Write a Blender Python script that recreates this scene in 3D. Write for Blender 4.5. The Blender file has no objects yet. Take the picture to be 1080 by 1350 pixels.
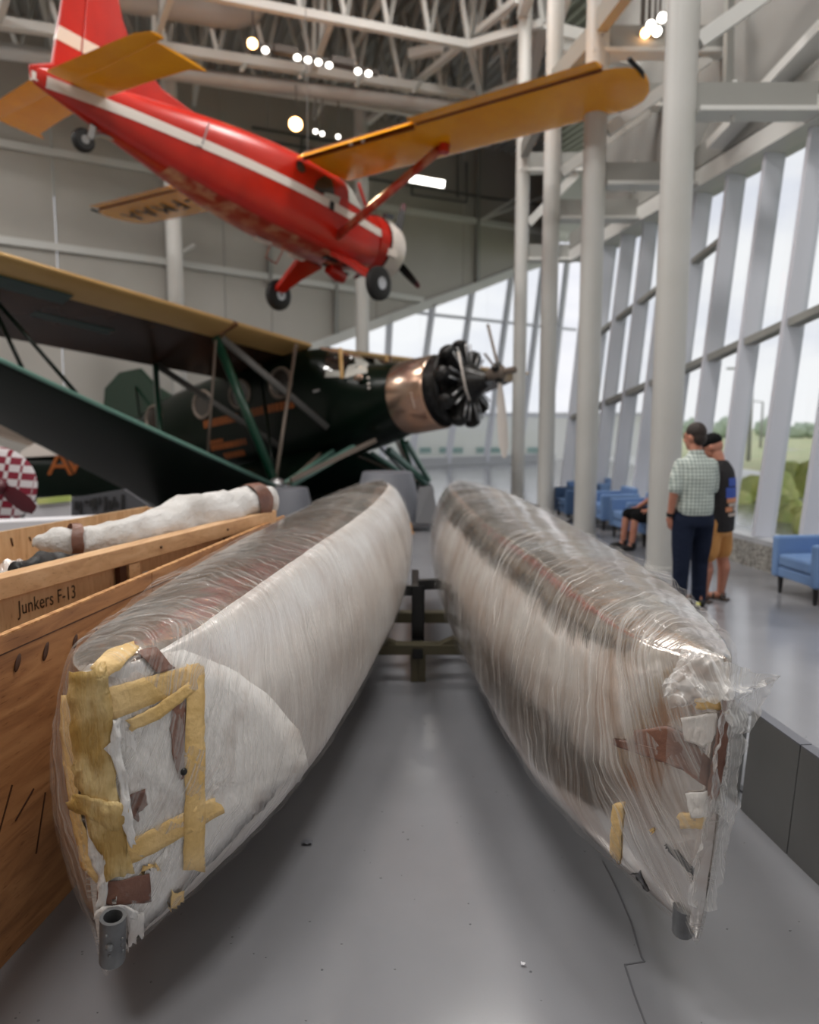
import bpy, bmesh, math, random
import numpy as np
from mathutils import Vector, Matrix, noise
from mathutils.bvhtree import BVHTree
rnd = random.Random(7)
SC = bpy.context.scene
COL = SC.collection
PI = math.pi

# ------------------------------------------------------------------ camera, sky, lamps, exposure
PITCH = math.radians(6.8); CAMH = 1.75; FPX = 1000.0
cd = bpy.data.cameras.new('camera'); cam = bpy.data.objects.new('camera', cd); COL.objects.link(cam)
cam.location = (0, 0, CAMH); cam.rotation_euler = (PI/2 - PITCH, 0, 0)
cd.sensor_fit = 'HORIZONTAL'; cd.sensor_width = 36; cd.lens = FPX/1080*36
cd.clip_start = .05; cd.clip_end = 600
cd.dof.use_dof = True; cd.dof.focus_distance = 2.35; cd.dof.aperture_fstop = 2.3
SC.camera = cam
SC.view_settings.view_transform = 'Standard'; SC.view_settings.look = 'None'
SC.view_settings.gamma = 1; SC.view_settings.exposure = 0.0
try: SC.view_settings.use_curve_mapping = False
except Exception: pass
SC.cycles.use_denoising = True
SC.cycles.max_bounces = 8; SC.cycles.transparent_max_bounces = 16
SC.cycles.sample_clamp_indirect = 6

def lin(v):
    v = v/255.0
    return v/12.92 if v <= .04045 else ((v+.055)/1.055)**2.4
def rgb(r, g, b): return (lin(r), lin(g), lin(b), 1)

w = bpy.data.worlds.new('overcast_sky'); SC.world = w; w.use_nodes = True
nt = w.node_tree; bg = nt.nodes['Background']
tc = nt.nodes.new('ShaderNodeTexCoord'); mp = nt.nodes.new('ShaderNodeMapping')
mp.inputs['Scale'].default_value = (1.6, 1.6, 5)
nz = nt.nodes.new('ShaderNodeTexNoise'); nz.inputs['Scale'].default_value = 2.2; nz.inputs['Detail'].default_value = 5
cr = nt.nodes.new('ShaderNodeValToRGB')
cr.color_ramp.elements[0].position = .36; cr.color_ramp.elements[0].color = rgb(226, 229, 241)
cr.color_ramp.elements[1].position = .62; cr.color_ramp.elements[1].color = rgb(252, 252, 254)
nt.links.new(tc.outputs['Generated'], mp.inputs['Vector']); nt.links.new(mp.outputs['Vector'], nz.inputs['Vector'])
nt.links.new(nz.outputs['Fac'], cr.inputs['Fac']); nt.links.new(cr.outputs['Color'], bg.inputs['Color'])
bg.inputs['Strength'].default_value = 1.05

def area_lamp(name, loc, target, size, power, color=(1, .97, .93)):
    ld = bpy.data.lights.new(name, 'AREA'); ld.shape = 'RECTANGLE'; ld.size = size[0]; ld.size_y = size[1]
    ld.energy = power; ld.color = color
    o = bpy.data.objects.new(name, ld); COL.objects.link(o); o.location = loc
    o.rotation_euler = (Vector(target)-Vector(loc)).to_track_quat('-Z', 'Y').to_euler()
    return o
# unseen fill lights added under the roof to brighten the hall
for (x, y) in ((-9, 6), (-3.5, 1), (2.5, 3), (-3.5, 11), (-12, 12), (2, 13)):
    area_lamp('roof_fill_light', (x, y, 11.6), (x, y, 0), (2.4, 1.4), 430)

# ------------------------------------------------------------------ helpers
FWD = Vector((0, math.cos(PITCH), -math.sin(PITCH))); UPV = Vector((0, math.sin(PITCH), math.cos(PITCH)))
CAM = Vector((0, 0, CAMH))
def ray(px, py): return FWD + Vector(((px-540)/FPX, 0, 0)) + UPV*((675-py)/FPX)
def at(px, py, Y):                       # the world point at depth Y seen at a pixel of the photo
    d = ray(px, py); return CAM + d*(Y/d.y)
def at_z(px, py, z):
    d = ray(px, py); return CAM + d*((z-CAMH)/d.z)
def on_plane(px, py, p0, n):
    d = ray(px, py); return CAM + d*((Vector(p0)-CAM).dot(n)/d.dot(n))

class MB:
    def __init__(s): s.v = []; s.f = []
    def add(s, vs, fs):
        b = len(s.v); s.v += [tuple(v) for v in vs]; s.f += [tuple(i+b for i in f) for f in fs]; return s
    def hexa(s, p):                      # 8 points, bottom 4 then top 4
        return s.add(p, [(3, 2, 1, 0), (4, 5, 6, 7), (0, 1, 5, 4), (1, 2, 6, 5), (2, 3, 7, 6), (3, 0, 4, 7)])
    def box(s, c, size, M=None):
        x, y, z = (k/2 for k in size); M = M or Matrix.Identity(3); c = Vector(c)
        q = [(-x, -y, -z), (x, -y, -z), (x, y, -z), (-x, y, -z), (-x, -y, z), (x, -y, z), (x, y, z), (-x, y, z)]
        return s.hexa([c + M @ Vector(k) for k in q])
    def bar(s, p, q, w, h, up=(0, 0, 1)):
        p = Vector(p); q = Vector(q); d = (q-p).normalized(); u = Vector(up)
        a = d.cross(u)
        if a.length < 1e-4: a = d.cross(Vector((1, 0, 0)))
        a.normalize(); b = a.cross(d).normalized(); a = a*(w/2); b = b*(h/2)
        return s.hexa([p-a-b, p+a-b, q+a-b, q-a-b, p-a+b, p+a+b, q+a+b, q-a+b])
    def loft(s, rings, cap=True, closed=True):
        n = len(rings[0]); vs = [v for r in rings for v in r]; fs = []
        for i in range(len(rings)-1):
            for j in range(n if closed else n-1):
                k = (j+1) % n; fs.append((i*n+j, i*n+k, (i+1)*n+k, (i+1)*n+j))
        if cap and closed: fs += [tuple(range(n))[::-1], tuple(range((len(rings)-1)*n, len(rings)*n))]
        return s.add(vs, fs)
    def tube(s, pts, r, n=10, cap=True, flat=None):
        pts = [Vector(p) for p in pts]; R = r if isinstance(r, (list, tuple)) else [r]*len(pts)
        rings = []; a = None
        for i, p in enumerate(pts):
            d = (pts[min(i+1, len(pts)-1)]-pts[max(i-1, 0)]).normalized()
            if a is None:
                a = d.cross(Vector((0, 0, 1)))
                if a.length < 1e-3: a = d.cross(Vector((1, 0, 0)))
            a = (a - d*a.dot(d)).normalized(); b = d.cross(a)
            f = flat or (1, 1)
            rings.append([p + (a*math.cos(2*PI*j/n)*f[0] + b*math.sin(2*PI*j/n)*f[1])*R[i] for j in range(n)])
        return s.loft(rings, cap)
    def lathe(s, prof, o, axis, n=24, cap=True):   # prof: (t along axis, radius)
        o = Vector(o); ax = Vector(axis).normalized(); a = ax.cross(Vector((0, 0, 1)))
        if a.length < 1e-3: a = ax.cross(Vector((1, 0, 0)))
        a.normalize(); b = ax.cross(a)
        return s.loft([[o + ax*t + (a*math.cos(2*PI*j/n)+b*math.sin(2*PI*j/n))*max(r, 1e-4) for j in range(n)] for t, r in prof], cap)
    def ell(s, c, r, M=None, nu=12, nv=8):
        M = M or Matrix.Identity(3); c = Vector(c); rings = []
        for i in range(nv+1):
            th = PI*(i+.02*(i == 0)-.02*(i == nv))/nv
            rings.append([c + M @ Vector((r[0]*math.sin(th)*math.cos(2*PI*j/nu), r[1]*math.sin(th)*math.sin(2*PI*j/nu), -r[2]*math.cos(th))) for j in range(nu)])
        return s.loft(rings)
    def prism(s, poly, thick, M=None, o=(0, 0, 0)):   # polygon in local xy, extruded along z symmetric
        M = M or Matrix.Identity(3); o = Vector(o); n = len(poly)
        vs = [o + M @ Vector((x, y, -thick/2)) for x, y in poly] + [o + M @ Vector((x, y, thick/2)) for x, y in poly]
        return s.add(vs, [tuple(range(n))[::-1], tuple(range(n, 2*n))] + [(i, (i+1) % n, n+(i+1) % n, n+i) for i in range(n)])
    def sheet(s, fn, nu, nv):
        vs = [fn(i/nu, j/nv) for i in range(nu+1) for j in range(nv+1)]
        return s.add(vs, [(i*(nv+1)+j, (i+1)*(nv+1)+j, (i+1)*(nv+1)+j+1, i*(nv+1)+j+1) for i in range(nu) for j in range(nv)])
    def mesh(s, name, smooth=False):
        me = bpy.data.meshes.new(name); me.from_pydata(s.v, [], s.f)
        bm = bmesh.new(); bm.from_mesh(me); bmesh.ops.recalc_face_normals(bm, faces=bm.faces); bm.to_mesh(me); bm.free()
        if smooth:
            me.shade_smooth()
            if smooth is not True: me.set_sharp_from_angle(angle=math.radians(smooth))
        return me
    def build(s, name, mat, parent=None, smooth=False, bevel=0):
        return link(name, s.mesh(name, smooth), mat, parent, bevel)

def link(name, me, mat, parent=None, bevel=0):
    o = bpy.data.objects.new(name, me); COL.objects.link(o)
    if mat is not None: me.materials.append(mat)
    if parent is not None: hang(o, parent)
    if bevel:
        b = o.modifiers.new('bevel', 'BEVEL'); b.width = bevel; b.segments = 2; b.limit_method = 'ANGLE'
    return o
def hang(o, parent):
    o.parent = parent
    if parent.get('_w'): o.matrix_parent_inverse = Matrix.Translation(-parent.location)
def tag(o, label=None, cat=None, group=None, kind=None):
    if label: o['label'] = label
    if cat: o['category'] = cat
    if group: o['group'] = group
    if kind: o['kind'] = kind
    return o
def thing(name, label, cat, loc=(0, 0, 0), group=None, frame=None):
    o = bpy.data.objects.new(name, None); COL.objects.link(o); o.empty_display_size = .2
    if frame is not None: o.matrix_world = frame
    else: o.location = loc; o['_w'] = 1
    return tag(o, label, cat, group)
def struct(name, loc=(0, 0, 0)):
    o = bpy.data.objects.new(name, None); COL.objects.link(o); o.location = loc; o['_w'] = 1; o['kind'] = 'structure'
    return o
def dup(o, dx=(0, 0, 0), rz=0, label=None, parent=None):
    c = o.copy(); COL.objects.link(c)
    if parent is not None: c.parent = parent
    else:
        c.location = Vector(o.location)+Vector(dx); c.rotation_euler = (0, 0, rz)
        if label: c['label'] = label
    for ch in list(o.children): dup(ch, parent=c)
    return c
def text_mesh(s, size, name='lettering', ext=.002, align='CENTER', spacing=1.0):
    cu = bpy.data.curves.new(name, 'FONT'); cu.body = s; cu.size = size; cu.extrude = ext
    cu.align_x = align; cu.align_y = 'CENTER'; cu.space_character = spacing
    o = bpy.data.objects.new(name, cu); COL.objects.link(o)
    me = bpy.data.meshes.new_from_object(o.evaluated_get(bpy.context.evaluated_depsgraph_get()))
    bpy.data.objects.remove(o); return me
def lettering(s, size, o, xdir, ydir, mat, parent, name='lettering', ext=.002, spacing=1.0, xs=1.0):
    """painted characters, each one a piece of its own"""
    me = text_mesh(s, size, name, ext, 'CENTER', spacing); me.materials.clear()
    me.transform(Matrix.Diagonal((xs, 1, 1, 1)))
    x = Vector(xdir).normalized(); y = Vector(ydir); y = (y-x*y.dot(x)).normalized(); z = x.cross(y)
    M = Matrix((x, y, z)).transposed().to_4x4(); M.translation = Vector(o)
    me.transform(M); bm = bmesh.new(); bm.from_mesh(me); bmesh.ops.remove_doubles(bm, verts=bm.verts, dist=1e-6); left = set(bm.verts); out = []
    while left:
        st = [left.pop()]; isl = set(st)
        while st:
            for e in st.pop().link_edges:
                for q in e.verts:
                    if q in left: left.discard(q); isl.add(q); st.append(q)
        idx = {q: i for i, q in enumerate(isl)}; mb = MB().add([q.co.copy() for q in idx], [[idx[q] for q in f.verts] for f in bm.faces if f.verts[0] in isl])
        out.append(mb.build(name, mat, parent))
    bm.free(); return out
def fuse(mb, voxel, it=6):               # one continuous skin around overlapping volumes
    o = mb.build('tmp', None); m = o.modifiers.new('r', 'REMESH'); m.mode = 'VOXEL'; m.voxel_size = voxel
    s = o.modifiers.new('s', 'SMOOTH'); s.factor = .5; s.iterations = it
    me = bpy.data.meshes.new_from_object(o.evaluated_get(bpy.context.evaluated_depsgraph_get()))
    bpy.data.objects.remove(o); me.shade_smooth(); return me
def rot_to(d, up=(0, 0, 1)):             # matrix with local z along d
    z = Vector(d).normalized(); u = Vector(up)
    x = u.cross(z)
    if x.length < 1e-3: x = Vector((1, 0, 0)).cross(z)
    x.normalize(); return Matrix((x, z.cross(x), z)).transposed()
def nz3(p, s=1.0, o=0): return noise.noise(Vector((p[0]*s+o, p[1]*s+o*.7, p[2]*s-o)))

# ------------------------------------------------------------------ materials
def mat(name, col, rough=.5, metal=0, var=None, vscale=5, vstretch=(1, 1, 1), bump=0, bscale=30, bstretch=(1, 1, 1), spec=.5, coat=0, alpha=None, detail=4, ramp=(.35, .65), emit=None):
    m = bpy.data.materials.new(name); m.use_nodes = True; t = m.node_tree; b = t.nodes['Principled BSDF']
    b.inputs['Base Color'].default_value = col; b.inputs['Roughness'].default_value = rough; b.inputs['Metallic'].default_value = metal
    b.inputs['Specular IOR Level'].default_value = spec; b.inputs['Coat Weight'].default_value = coat; b.inputs['Coat Roughness'].default_value = .12
    if var or bump: co = t.nodes.new('ShaderNodeTexCoord')
    if var:
        mp = t.nodes.new('ShaderNodeMapping'); mp.inputs['Scale'].default_value = vstretch
        n = t.nodes.new('ShaderNodeTexNoise'); n.inputs['Scale'].default_value = vscale; n.inputs['Detail'].default_value = detail
        r = t.nodes.new('ShaderNodeValToRGB'); r.color_ramp.elements[0].color = col; r.color_ramp.elements[1].color = var
        r.color_ramp.elements[0].position, r.color_ramp.elements[1].position = ramp
        t.links.new(co.outputs['Object'], mp.inputs['Vector']); t.links.new(mp.outputs['Vector'], n.inputs['Vector'])
        t.links.new(n.outputs['Fac'], r.inputs['Fac']); t.links.new(r.outputs['Color'], b.inputs['Base Color'])
    if bump:
        mp = t.nodes.new('ShaderNodeMapping'); mp.inputs['Scale'].default_value = bstretch
        n = t.nodes.new('ShaderNodeTexNoise'); n.inputs['Scale'].default_value = bscale; n.inputs['Detail'].default_value = 5
        u = t.nodes.new('ShaderNodeBump'); u.inputs['Strength'].default_value = bump; u.inputs['Distance'].default_value = .02
        t.links.new(co.outputs['Object'], mp.inputs['Vector']); t.links.new(mp.outputs['Vector'], n.inputs['Vector'])
        t.links.new(n.outputs['Fac'], u.inputs['Height']); t.links.new(u.outputs['Normal'], b.inputs['Normal'])
    if emit: b.inputs['Emission Color'].default_value = emit[0]; b.inputs['Emission Strength'].default_value = emit[1]
    if alpha is not None: b.inputs['Alpha'].default_value = alpha
    return m
def glass_mat(name, tint=(.97, .98, .98, 1), fac=.06):
    m = bpy.data.materials.new(name); m.use_nodes = True; t = m.node_tree; t.nodes.clear()
    o = t.nodes.new('ShaderNodeOutputMaterial'); tr = t.nodes.new('ShaderNodeBsdfTransparent'); g = t.nodes.new('ShaderNodeBsdfGlossy')
    tr.inputs['Color'].default_value = tint; g.inputs['Roughness'].default_value = .02
    mx = t.nodes.new('ShaderNodeMixShader'); f = t.nodes.new('ShaderNodeLayerWeight')
    pw = t.nodes.new('ShaderNodeMath'); pw.operation = 'POWER'; pw.inputs[1].default_value = 5
    ma = t.nodes.new('ShaderNodeMath'); ma.operation = 'MULTIPLY_ADD'; ma.inputs[1].default_value = .4; ma.inputs[2].default_value = .03
    t.links.new(f.outputs['Facing'], pw.inputs[0]); t.links.new(pw.outputs[0], ma.inputs[0]); t.links.new(ma.outputs[0], mx.inputs['Fac']); t.links.new(tr.outputs[0], mx.inputs[1]); t.links.new(g.outputs[0], mx.inputs[2])
    t.links.new(mx.outputs[0], o.inputs['Surface']); return m

M = {}
M['floor'] = mat('grey_epoxy_floor', rgb(137, 138, 143), .16, 0, rgb(145, 146, 151), 1.2, bump=.02, bscale=160, spec=.75)
M['crack'] = mat('floor_seam', rgb(100, 101, 106), .5)
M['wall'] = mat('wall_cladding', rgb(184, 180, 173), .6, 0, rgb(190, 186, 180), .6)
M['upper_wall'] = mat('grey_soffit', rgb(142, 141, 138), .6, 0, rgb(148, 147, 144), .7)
M['roof'] = mat('corrugated_roof_deck', rgb(186, 186, 183), .5)
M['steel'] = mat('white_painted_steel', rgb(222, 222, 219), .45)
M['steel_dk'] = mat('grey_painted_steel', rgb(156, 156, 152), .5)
M['column'] = mat('column_paint', rgb(196, 195, 191), .4, 0, rgb(204, 203, 200), 1)
M['mull'] = mat('mullion_aluminium', rgb(218, 220, 230), .35)
M['glass'] = glass_mat('window_glass')
M['granite'] = mat('granite_curb', rgb(120, 117, 112), .5, 0, rgb(190, 187, 180), 38, ramp=(.4, .6), bump=.1, bscale=60)
M['sill'] = mat('white_sill', rgb(190, 192, 196), .4)
M['duct'] = mat('duct_white', rgb(190, 187, 184), .4)
M['conduit'] = mat('dark_conduit', rgb(95, 94, 92), .5)
M['lamp_on'] = mat('lit_lamp', rgb(255, 250, 240), .5, emit=(rgb(255, 250, 240), 6))
M['lamp_warm'] = mat('lit_warm_lamp', rgb(255, 205, 150), .5, emit=(rgb(255, 190, 125), 14))
M['lamp_body'] = mat('lamp_housing', rgb(84, 76, 70), .5)
M['red'] = mat('red_aircraft_paint', rgb(190, 32, 14), .3, 0, rgb(176, 27, 12), 2, coat=.1)
M['red_dk'] = mat('weathered_belly_red', rgb(168, 50, 34), .35, 0, rgb(205, 150, 118), 3, ramp=(.45, .68))
M['white_paint'] = mat('white_aircraft_paint', rgb(226, 216, 208), .35)
M['orange'] = mat('orange_aircraft_paint', rgb(255, 172, 14), .25, 0, rgb(246, 160, 12), 1.5, coat=.2)
M['orange_dk'] = mat('brown_flap_well', rgb(120, 62, 10), .45)
M['black'] = mat('black_rubber', rgb(24, 24, 25), .6)
M['black_paint'] = mat('black_paint', rgb(14, 14, 15), .35)
M['alu'] = mat('bare_metal', rgb(176, 176, 178), .3, .8)
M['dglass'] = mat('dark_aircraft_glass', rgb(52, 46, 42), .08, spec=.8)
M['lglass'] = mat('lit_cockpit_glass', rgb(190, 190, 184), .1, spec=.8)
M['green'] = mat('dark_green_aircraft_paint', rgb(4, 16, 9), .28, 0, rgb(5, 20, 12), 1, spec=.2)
M['green2'] = mat('mid_green_aircraft_paint', rgb(10, 50, 34), .25, coat=.3)
M['gold'] = mat('gold_wing_paint', rgb(218, 174, 112), .22, .15, rgb(226, 184, 122), 1)
M['umber'] = mat('brown_wing_underside', rgb(56, 32, 18), .25, 0, rgb(80, 54, 40), .9, spec=.3)
M['teal_mark'] = mat('teal_wing_marking', rgb(12, 56, 48), .3)
M['copper'] = mat('copper_cowl_ring', rgb(206, 160, 132), .24, .9, rgb(186, 164, 150), 1.2)
M['engine'] = mat('black_engine', rgb(26, 25, 25), .35, .3, rgb(58, 56, 54), 14, ramp=(.5, .75))
M['strut_l'] = mat('pale_strut', rgb(120, 108, 98), .4, .2)
M['strut_g'] = mat('green_strut', rgb(22, 64, 48), .3)
M['edge_g'] = mat('pale_green_edge', rgb(96, 134, 122), .3)
M['letter'] = mat('orange_lettering', rgb(150, 78, 22), .5)
M['ink'] = mat('dark_lettering', rgb(50, 36, 24), .6)
M['blk_letter'] = mat('black_lettering', rgb(24, 20, 18), .6)
M['grey_plinth'] = mat('blue_grey_plinth', rgb(112, 114, 122), .55, 0, rgb(120, 122, 130), 2)
M['slate'] = mat('slate_grey_panel', rgb(78, 79, 84), .5)
M['barrier'] = mat('dark_grey_barrier', rgb(112, 112, 111), .38, .1, rgb(120, 120, 119), 2, bump=.02, bscale=200)
M['white_plinth'] = mat('white_plinth', rgb(222, 221, 226), .5)
M['blue'] = mat('blue_upholstery', rgb(122, 154, 200), .5, 0, rgb(114, 146, 194), 3)
M['blue_dk'] = mat('dark_blue_upholstery', rgb(70, 96, 132), .55)
M['leg'] = mat('dark_chair_leg', rgb(42, 40, 42), .4)
M['maroon'] = mat('maroon_paint', rgb(78, 18, 30), .35)
M['grass'] = mat('grass', rgb(176, 190, 142), .9, 0, rgb(206, 202, 160), .5)
M['leaf'] = mat('shrub_leaves', rgb(188, 206, 116), .8, 0, rgb(228, 230, 150), 3)
M['leaf2'] = mat('haze_paled_leaves', rgb(164, 180, 160), .8, 0, rgb(184, 196, 176), 2)  # leaf colour lightened to put distance haze into it
M['hangar'] = mat('pale_hangar_cladding', rgb(250, 250, 248), .7)
M['hangar_win'] = mat('teal_hangar_window', rgb(150, 178, 178), .4)
M['asphalt'] = mat('asphalt', rgb(176, 174, 170), .9)
M['jacket'] = mat('yellow', rgb(220, 150, 40), .6)

def wood(name, c1, c2, c3, along=(1, 14, 14), scale=2.2, knots=False, rough=.5):
    m = bpy.data.materials.new(name); m.use_nodes = True; t = m.node_tree; b = t.nodes['Principled BSDF']; N = t.nodes.new; Lk = t.links.new
    co = N('ShaderNodeTexCoord'); mp = N('ShaderNodeMapping'); mp.inputs['Scale'].default_value = along
    n1 = N('ShaderNodeTexNoise'); n1.inputs['Scale'].default_value = scale; n1.inputs['Detail'].default_value = 6; n1.inputs['Distortion'].default_value = .8
    r = N('ShaderNodeValToRGB'); e = r.color_ramp.elements
    e[0].position = .3; e[0].color = c1; e[1].position = .72; e[1].color = c2; k = e.new(.5); k.color = c3
    n2 = N('ShaderNodeTexNoise'); n2.inputs['Scale'].default_value = scale*7; n2.inputs['Detail'].default_value = 3
    r2 = N('ShaderNodeValToRGB'); r2.color_ramp.elements[0].position = .62; r2.color_ramp.elements[0].color = (1, 1, 1, 1)
    r2.color_ramp.elements[1].position = .75; r2.color_ramp.elements[1].color = (.45, .32, .22, 1)
    mx = N('ShaderNodeMix'); mx.data_type = 'RGBA'; mx.blend_type = 'MULTIPLY'; mx.inputs[0].default_value = .7
    Lk(co.outputs['Object'], mp.inputs['Vector']); Lk(mp.outputs['Vector'], n1.inputs['Vector']); Lk(mp.outputs['Vector'], n2.inputs['Vector'])
    Lk(n1.outputs['Fac'], r.inputs['Fac']); Lk(n2.outputs['Fac'], r2.inputs['Fac'])
    Lk(r.outputs['Color'], mx.inputs[6]); Lk(r2.outputs['Color'], mx.inputs[7])
    Lk(mx.outputs[2], b.inputs['Base Color'])
    u = N('ShaderNodeBump'); u.inputs['Strength'].default_value = .15; u.inputs['Distance'].default_value = .01
    Lk(n1.outputs['Fac'], u.inputs['Height']); Lk(u.outputs['Normal'], b.inputs['Normal'])
    b.inputs['Roughness'].default_value = rough; return m
M['ply'] = wood('orange_plywood', rgb(142, 94, 58), rgb(196, 144, 96), rgb(174, 122, 78), (3, 1.2, 9), 2.0)
M['ply_edge'] = mat('plywood_edge', rgb(214, 162, 106), .6, 0, rgb(170, 116, 66), 30, ramp=(.4, .6))
M['lumber'] = wood('pale_lumber', rgb(196, 150, 108), rgb(226, 186, 142), rgb(214, 170, 124), (12, 1.4, 12), 1.6)
M['pine'] = wood('pale_pine_panel', rgb(208, 168, 124), rgb(232, 200, 158), rgb(222, 186, 142), (9, 9, 1.4), 2.2)
M['knot'] = mat('wood_knot', rgb(70, 38, 18), .6)

def wrap_mat(name, base, hull, fac=(.1, .5), rough=.2, metal=.9, col2=None, uv=True, freq=34, bands=True, bump=.5):
    """hull=True: dull metal showing creased film; hull=False: clear stretch film, whiter and shinier along its creases.
    The streaks run round the girth (UV: metres along, metres round), the film lies in overlapping turns."""
    m = bpy.data.materials.new(name); m.use_nodes = True; t = m.node_tree; t.nodes.clear(); N = t.nodes.new; Lk = t.links.new
    def math_(op, a, b=None, c=None):
        n = N('ShaderNodeMath'); n.operation = op
        for i, v in enumerate((a, b, c)):
            if v is None: continue
            if hasattr(v, 'links'): Lk(v, n.inputs[i])
            else: n.inputs[i].default_value = v
        return n.outputs[0]
    o = N('ShaderNodeOutputMaterial'); p = N('ShaderNodeBsdfPrincipled'); co = N('ShaderNodeTexCoord')
    src = co.outputs['UV'] if uv else co.outputs['Object']
    sp = N('ShaderNodeSeparateXYZ'); Lk(src, sp.inputs[0]); x, y = sp.outputs[0], sp.outputs[1]
    wob = N('ShaderNodeTexNoise'); wob.inputs['Scale'].default_value = 1.7; wob.inputs['Detail'].default_value = 2; Lk(src, wob.inputs['Vector'])
    sl = math_('ADD', math_('MULTIPLY_ADD', y, .55, x), math_('MULTIPLY', wob.outputs['Fac'], .35))
    band = math_('MULTIPLY', sl, 2.6); cell = math_('FLOOR', band); fr = math_('FRACT', band)
    wn = N('ShaderNodeTexWhiteNoise'); wn.noise_dimensions = '1D'; Lk(cell, wn.inputs['W'])
    def streak(f, g, det):
        cb = N('ShaderNodeCombineXYZ'); Lk(math_('MULTIPLY', math_('ADD', sl, math_('MULTIPLY', wn.outputs['Value'], .6)), f), cb.inputs[0]); Lk(math_('MULTIPLY', y, g), cb.inputs[1])
        n = N('ShaderNodeTexNoise'); n.inputs['Scale'].default_value = 1; n.inputs['Detail'].default_value = det; n.inputs['Distortion'].default_value = .25; Lk(cb.outputs[0], n.inputs['Vector']); return n.outputs['Fac']
    s1 = streak(freq, 1.4, 4); s2 = streak(freq*4.2, 3.0, 3)
    big = N('ShaderNodeTexNoise'); big.inputs['Scale'].default_value = 3.4; big.inputs['Detail'].default_value = 4; Lk(src, big.inputs['Vector'])
    hgt = math_('ADD', math_('ADD', s1, math_('MULTIPLY', s2, .5)), math_('MULTIPLY', big.outputs['Fac'], .6))
    if bands: hgt = math_('ADD', hgt, math_('MULTIPLY', math_('LESS_THAN', fr, .04), .35))
    u = N('ShaderNodeBump'); u.inputs['Strength'].default_value = bump; u.inputs['Distance'].default_value = .008
    Lk(hgt, u.inputs['Height']); Lk(u.outputs['Normal'], p.inputs['Normal'])
    p.inputs['Roughness'].default_value = rough
    if hull:
        r = N('ShaderNodeValToRGB'); r.color_ramp.elements[0].color = col2; r.color_ramp.elements[1].color = base; r.color_ramp.elements[0].position = .3; r.color_ramp.elements[1].position = .6
        mixv = math_('ADD', math_('MULTIPLY', big.outputs['Fac'], .7), math_('MULTIPLY', s1, .3)); Lk(mixv, r.inputs['Fac']); Lk(r.outputs['Color'], p.inputs['Base Color'])
        p.inputs['Metallic'].default_value = metal; Lk(p.outputs[0], o.inputs['Surface'])
    else:
        p.inputs['Base Color'].default_value = base; p.inputs['Specular IOR Level'].default_value = 1.0
        tr = N('ShaderNodeBsdfTransparent'); mx = N('ShaderNodeMixShader'); mr = N('ShaderNodeMapRange')
        mr.inputs[1].default_value = .51; mr.inputs[2].default_value = .64; mr.inputs[3].default_value = fac[0]; mr.inputs[4].default_value = fac[1]
        f = math_('ADD', math_('MULTIPLY', s1, .5), math_('MULTIPLY', s2, .5))
        if bands: f = math_('ADD', f, math_('MULTIPLY_ADD', wn.outputs['Value'], .14, -.07))
        Lk(f, mr.inputs[0]); Lk(mr.outputs[0], mx.inputs['Fac']); Lk(tr.outputs[0], mx.inputs[1]); Lk(p.outputs[0], mx.inputs[2]); Lk(mx.outputs[0], o.inputs['Surface'])
    return m
M['film'] = wrap_mat('stretch_film', rgb(226, 222, 218), False, (.03, .42), .12, freq=30, bump=.6)
M['bag'] = wrap_mat('crumpled_clear_plastic', rgb(240, 238, 236), False, (.34, .92), .12, uv=False, freq=30, bands=False)
M['paper_skin'] = wrap_mat('papered_float_skin', rgb(236, 233, 230), True, rough=.3, col2=rgb(204, 194, 188), metal=.25, bump=.3, freq=26)
M['alu_skin'] = wrap_mat('dull_float_metal', rgb(226, 222, 218), True, rough=.17, col2=rgb(188, 164, 146), bump=.16, freq=26)
M['paper'] = mat('white_wrapping_paper', rgb(236, 233, 230), .6, 0, rgb(184, 168, 158), 5, bump=.5, bscale=26, bstretch=(2, 2, .6), ramp=(.5, .78), detail=7)
M['tape'] = mat('masking_tape', rgb(240, 206, 146), .45, 0, rgb(222, 184, 116), 7, bump=.35, bscale=40)
M['tape_old'] = mat('aged_golden_tape', rgb(190, 154, 88), .3, .05, rgb(232, 204, 146), 9, bump=.6, bscale=22, bstretch=(3, 3, .7), ramp=(.4, .6))
M['brown'] = mat('brown_kraft_patch', rgb(100, 64, 52), .4, 0, rgb(136, 96, 80), 7, bump=.3, bscale=30)
M['steel_pipe'] = mat('zinc_grey_fitting', rgb(128, 130, 132), .4, .5, rgb(108, 109, 112), 14)
M['hole'] = mat('dark_hollow', rgb(8, 8, 9), .8)
M['olive'] = mat('olive_dolly_paint', rgb(96, 90, 70), .6)
M['white_wrap'] = mat('white_fabric_wrap', rgb(222, 220, 218), .6, 0, rgb(196, 192, 188), 4, bump=.8, bscale=7, bstretch=(3, 1.2, 3), detail=6)
M['black_wrap'] = mat('black_plastic_sheet', rgb(18, 18, 19), .5, bump=.5, bscale=14)


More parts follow.
